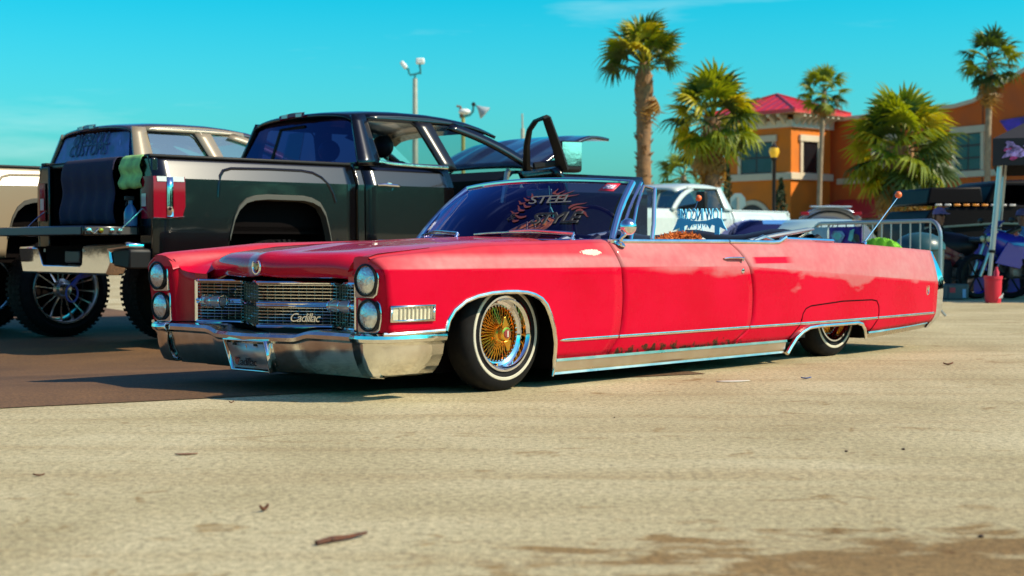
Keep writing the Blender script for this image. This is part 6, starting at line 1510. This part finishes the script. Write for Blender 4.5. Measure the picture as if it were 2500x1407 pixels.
SKIN = mat('skin', (.30, .13, .085), .5); HAIR = mat('hair_dark', (.02, .014, .012), .7)
def person(label, loc, yaw, shirt, trousers, cap, glasses=False):
    """seated figure facing local -Y"""
    J = {'pel': (0, .05, .50), 'bel': (0, .04, .64), 'che': (0, .02, .86), 'nek': (0, .0, 1.04), 'jaw': (0, -.02, 1.10), 'hed': (0, -.015, 1.19), 'top': (0, 0, 1.265)}
    E_ = [('pel', 'bel'), ('bel', 'che'), ('che', 'nek'), ('nek', 'jaw'), ('jaw', 'hed'), ('hed', 'top')]
    rad = {'pel': .135, 'bel': .12, 'che': .135, 'nek': .055, 'jaw': .065, 'hed': .088, 'top': .055}
    for s, n in ((1, 'r'), (-1, 'l')):
        J.update({'sho'+n: (s*.17, .02, .97), 'elb'+n: (s*.24, -.04, .70), 'wri'+n: (s*.15, -.27, .62), 'han'+n: (s*.12, -.35, .60), 'hip'+n: (s*.10, .03, .47), 'kne'+n: (s*.14, -.42, .50), 'ank'+n: (s*.13, -.40, .09), 'toe'+n: (s*.14, -.56, .035)})
        rad.update({'sho'+n: .068, 'elb'+n: .047, 'wri'+n: .032, 'han'+n: .036, 'hip'+n: .095, 'kne'+n: .065, 'ank'+n: .045, 'toe'+n: .036})
        E_ += [('che', 'sho'+n), ('sho'+n, 'elb'+n), ('elb'+n, 'wri'+n), ('wri'+n, 'han'+n), ('pel', 'hip'+n), ('hip'+n, 'kne'+n), ('kne'+n, 'ank'+n), ('ank'+n, 'toe'+n)]
        for f in range(5):
            fx = s*(.12+(-.03+.015*f if f < 4 else -.045*1)); J['f%d%s' % (f, n)] = (fx, -.43+.008*abs(f-1.5) if f < 4 else -.37, .585 if f < 4 else .60); rad['f%d%s' % (f, n)] = .010
            E_.append(('han'+n, 'f%d%s' % (f, n)))
    names = list(J); idx = {n: i for i, n in enumerate(names)}
    me = bpy.data.meshes.new('person'); me.from_pydata([J[n] for n in names], [(idx[a], idx[b]) for a, b in E_], [])
    o = bpy.data.objects.new('person', me); C.objects.link(o)
    bm = bmesh.new(); bm.from_mesh(me); bm.verts.layers.skin.verify(); bm.to_mesh(me); bm.free()
    sk = o.modifiers.new('sk', 'SKIN'); sk.use_smooth_shade = True
    for n in names:
        v = me.skin_vertices[0].data[idx[n]]; v.radius = (rad[n], rad[n]*(.8 if n in ('che', 'bel') else 1)); v.use_root = n == 'pel'
    sb2 = o.modifiers.new('ss', 'SUBSURF'); sb2.levels = 2; sb2.render_levels = 2
    dg = bpy.context.evaluated_depsgraph_get(); m2 = bpy.data.meshes.new_from_object(o.evaluated_get(dg)); bpy.data.objects.remove(o)
    m2.materials.clear()
    for m in (SKIN, shirt, trousers, BLACKT): m2.materials.append(m)
    for p in m2.polygons:
        c = p.center
        if c.z > 1.03: k = 0
        elif c.y < -.20 and .55 < c.z < .70 and abs(c.x) < .24 and c.z > .565: k = 0
        elif c.z < .10: k = 3
        elif c.z < .57: k = 2
        else: k = 1
        p.material_index = k
    m2.shade_smooth()
    o = bpy.data.objects.new('person', m2); C.objects.link(o); o.location = loc; o.rotation_euler = (0, 0, yaw); tag(o, label, 'person')
    cp_ = MB().lathe([(.098, 1.195), (.097, 1.225), (.078, 1.27), (.03, 1.295), (0, 1.297)], (0, -.01, 0), (0, 0, 1), 20); cp_.prism([(-.07, -.09, 1.205), (.07, -.09, 1.205), (.05, -.19, 1.195), (-.05, -.19, 1.195)], (0, 0, .012)); cp_.build('cap', cap, o)
    MB().grid([[(.093*math.sin(a), -.01+.093*math.cos(a), z) for a in [R(x) for x in range(-100, 101, 20)]] for z in (1.11, 1.15, 1.20)]).build('hair', HAIR, o)
    MB().ball((0, -.108, 1.165), (.014, .02, .022), 8, 6).build('nose', SKIN, o)
    for s in (1, -1):
        MB().ball((s*.034, -.092, 1.185), (.013, .010, .009), 8, 6).build('eye', mat('eye_dark', (.02, .015, .01), .2), o); MB().ball((s*.092, 0, 1.165), (.012, .022, .03), 8, 6).build('ear', SKIN, o)
    MB().ball((0, -.094, 1.125), (.026, .010, .007), 8, 6).build('mouth', mat('lip', (.28, .08, .07), .5), o)
    if glasses: 
        g = MB(); 
        for s in (1, -1): g.ball((s*.036, -.104, 1.185), (.030, .010, .020), 10, 6)
        g.tube([(.09, 0, 1.19), (.066, -.09, 1.19), (-.066, -.09, 1.19), (-.09, 0, 1.19)], .005, 4); g.build('sunglasses', BLACKT, o)
    return o
def chair(label, loc, yaw, m):
    T = thing('folding_chair', label, 'chair', loc, yaw, 'folding chairs under the canopy')
    MB().box(-.24, .24, -.20, .24, .37, .40).build('seat', m, T, bevel=.01); MB().box(-.24, .24, .22, .25, .50, .92).build('backrest', m, T, bevel=.01)
    for s in (1, -1):
        MB().tube([(s*.23, -.20, 0), (s*.23, .24, .92)], .012, 6).build('leg', BLACKT, T); MB().tube([(s*.23, .26, 0), (s*.23, -.2, .40)], .012, 6).build('leg', BLACKT, T)
LAVC = mat('lavender_cloth', (.16, .11, .26), .8); BLKC = mat('black_cloth', (.018, .015, .016), .9); SKYC = mat('sky_cloth', (.10, .24, .55), .8)
pA = gat(2292, 21.7); pA.z = -.13+.01; pA.z = 0
person('person in black clothes, pale cap and sunglasses sitting behind the rounded end of the barrier', pA, R(20), BLKC, BLKC, LAVC, True)
chair('black folding chair under the person in sunglasses', pA, R(20), BLKC)
pB = gat(2496, 22.4)
person('person in a sky blue shirt and purple cap sitting by the dark blue box', pB, R(-35), SKYC, BLKC, LAVC)
chair('black folding chair under the person in the sky blue shirt', pB, R(-35), BLKC)

# ================================================================== litter on the concrete
def gp(px, py):
    Y = 20
    for _ in range(30): 
        q = at(px, py, Y)
        if abs(q.z) < 1e-5: break
        Y *= CAM_H/(CAM_H-q.z)
    return Vector((q.x, q.y, 0))
BARK = mat('twig_bark', (.10, .035, .018), .85, noise=(40, .4)); DRYL = mat('dry_leaf', (.13, .045, .02), .8, noise=(40, .3)); STONE = mat('pebble_stone', (.06, .035, .025), .85)
a_, b_ = gp(772, 1334), gp(895, 1311)
tw = MB(); d_ = b_-a_
tw.tube([a_+Vector((0, 0, .008)), a_+d_*.3+Vector((0, .004, .010)), a_+d_*.62+Vector((0, -.003, .009)), b_+Vector((0, 0, .011))], [.0065, .008, .006, .004], 7); tw.tube([a_+d_*.3+Vector((0, 0, .009)), a_+d_*.36+Vector((.0, -.02, .010))], [.004, .002], 5)
tag(tw.build('twig', BARK), 'straight brown twig lying in the foreground on the concrete', 'twig')
def scrap(px, py, label, s=.03, m=DRYL, yaw=0, curl=.4, name='leaf_scrap', cat='leaf'):
    c = gp(px, py); P = []
    for i in range(7):
        t = i/6; w = s*.42*math.sin(math.pi*(.08+.84*t)); x = s*(t-.5)*2
        P.append([(x, w*k, .003+s*curl*((2*t-1)**2*.6+.5*k*k)) for k in (-1, -.5, 0, .5, 1)])
    o = MB().grid(P).build(name, m, None, ang=60, solid=.0015); o.location = c; o.rotation_euler = (0, 0, yaw); tag(o, label, cat)
scrap(645, 1250, 'curled brown leaf standing up behind the twig in the foreground', .016, yaw=.9, curl=1.1)
scrap(95, 1164, 'small dark leaf lying on the concrete near the left edge', .018, yaw=.1)
scrap(565, 985, 'tiny dark leaf near the edge of the dark asphalt', .012, yaw=.5, curl=.7)
scrap(2315, 892, 'thin dry leaf on the concrete below the tail of the convertible', .035, yaw=.3)
scrap(455, 1111, 'flat tan leaf on the concrete left of centre', .040, mat('tan_leaf', (.22, .10, .045), .8), .25, .05)
scrap(1968, 926, 'bit of blue wrapper on the concrete in front of the rear wheel', .03, mat('blue_wrapper', (.04, .10, .30), .35), .2, .3, 'wrapper_scrap', 'litter')
scrap(1790, 932, 'long flat strip of white paper on the concrete in front of the rocker panel', .10, mat('white_paper', (.62, .58, .48), .7), .35, .01, 'paper_strip', 'litter')
def pebble(px, py, label, s):
    c = gp(px, py); r = random.Random(px); m = MB().ball((0, 0, s*.5), (s, s*.8, s*.6), 10, 7); m.xf(lambda p: p*(1+.12*math.sin(p.x*90+px)+.1*math.sin(p.y*110))); o = m.build('pebble', STONE); o.location = c; tag(o, label, 'pebble', 'pebbles on the concrete')
pebble(2066, 1104, 'dark pebble, left one of the pair right of the picture centre', .007)
pebble(2205, 1099, 'dark pebble, right one of the pair right of the picture centre', .007)
pebble(2395, 1313, 'dark pebble among the oil stains near the lower right corner', .007)
pebble(1500, 1020, 'tiny pebble on the bare concrete below the door of the convertible', .004)
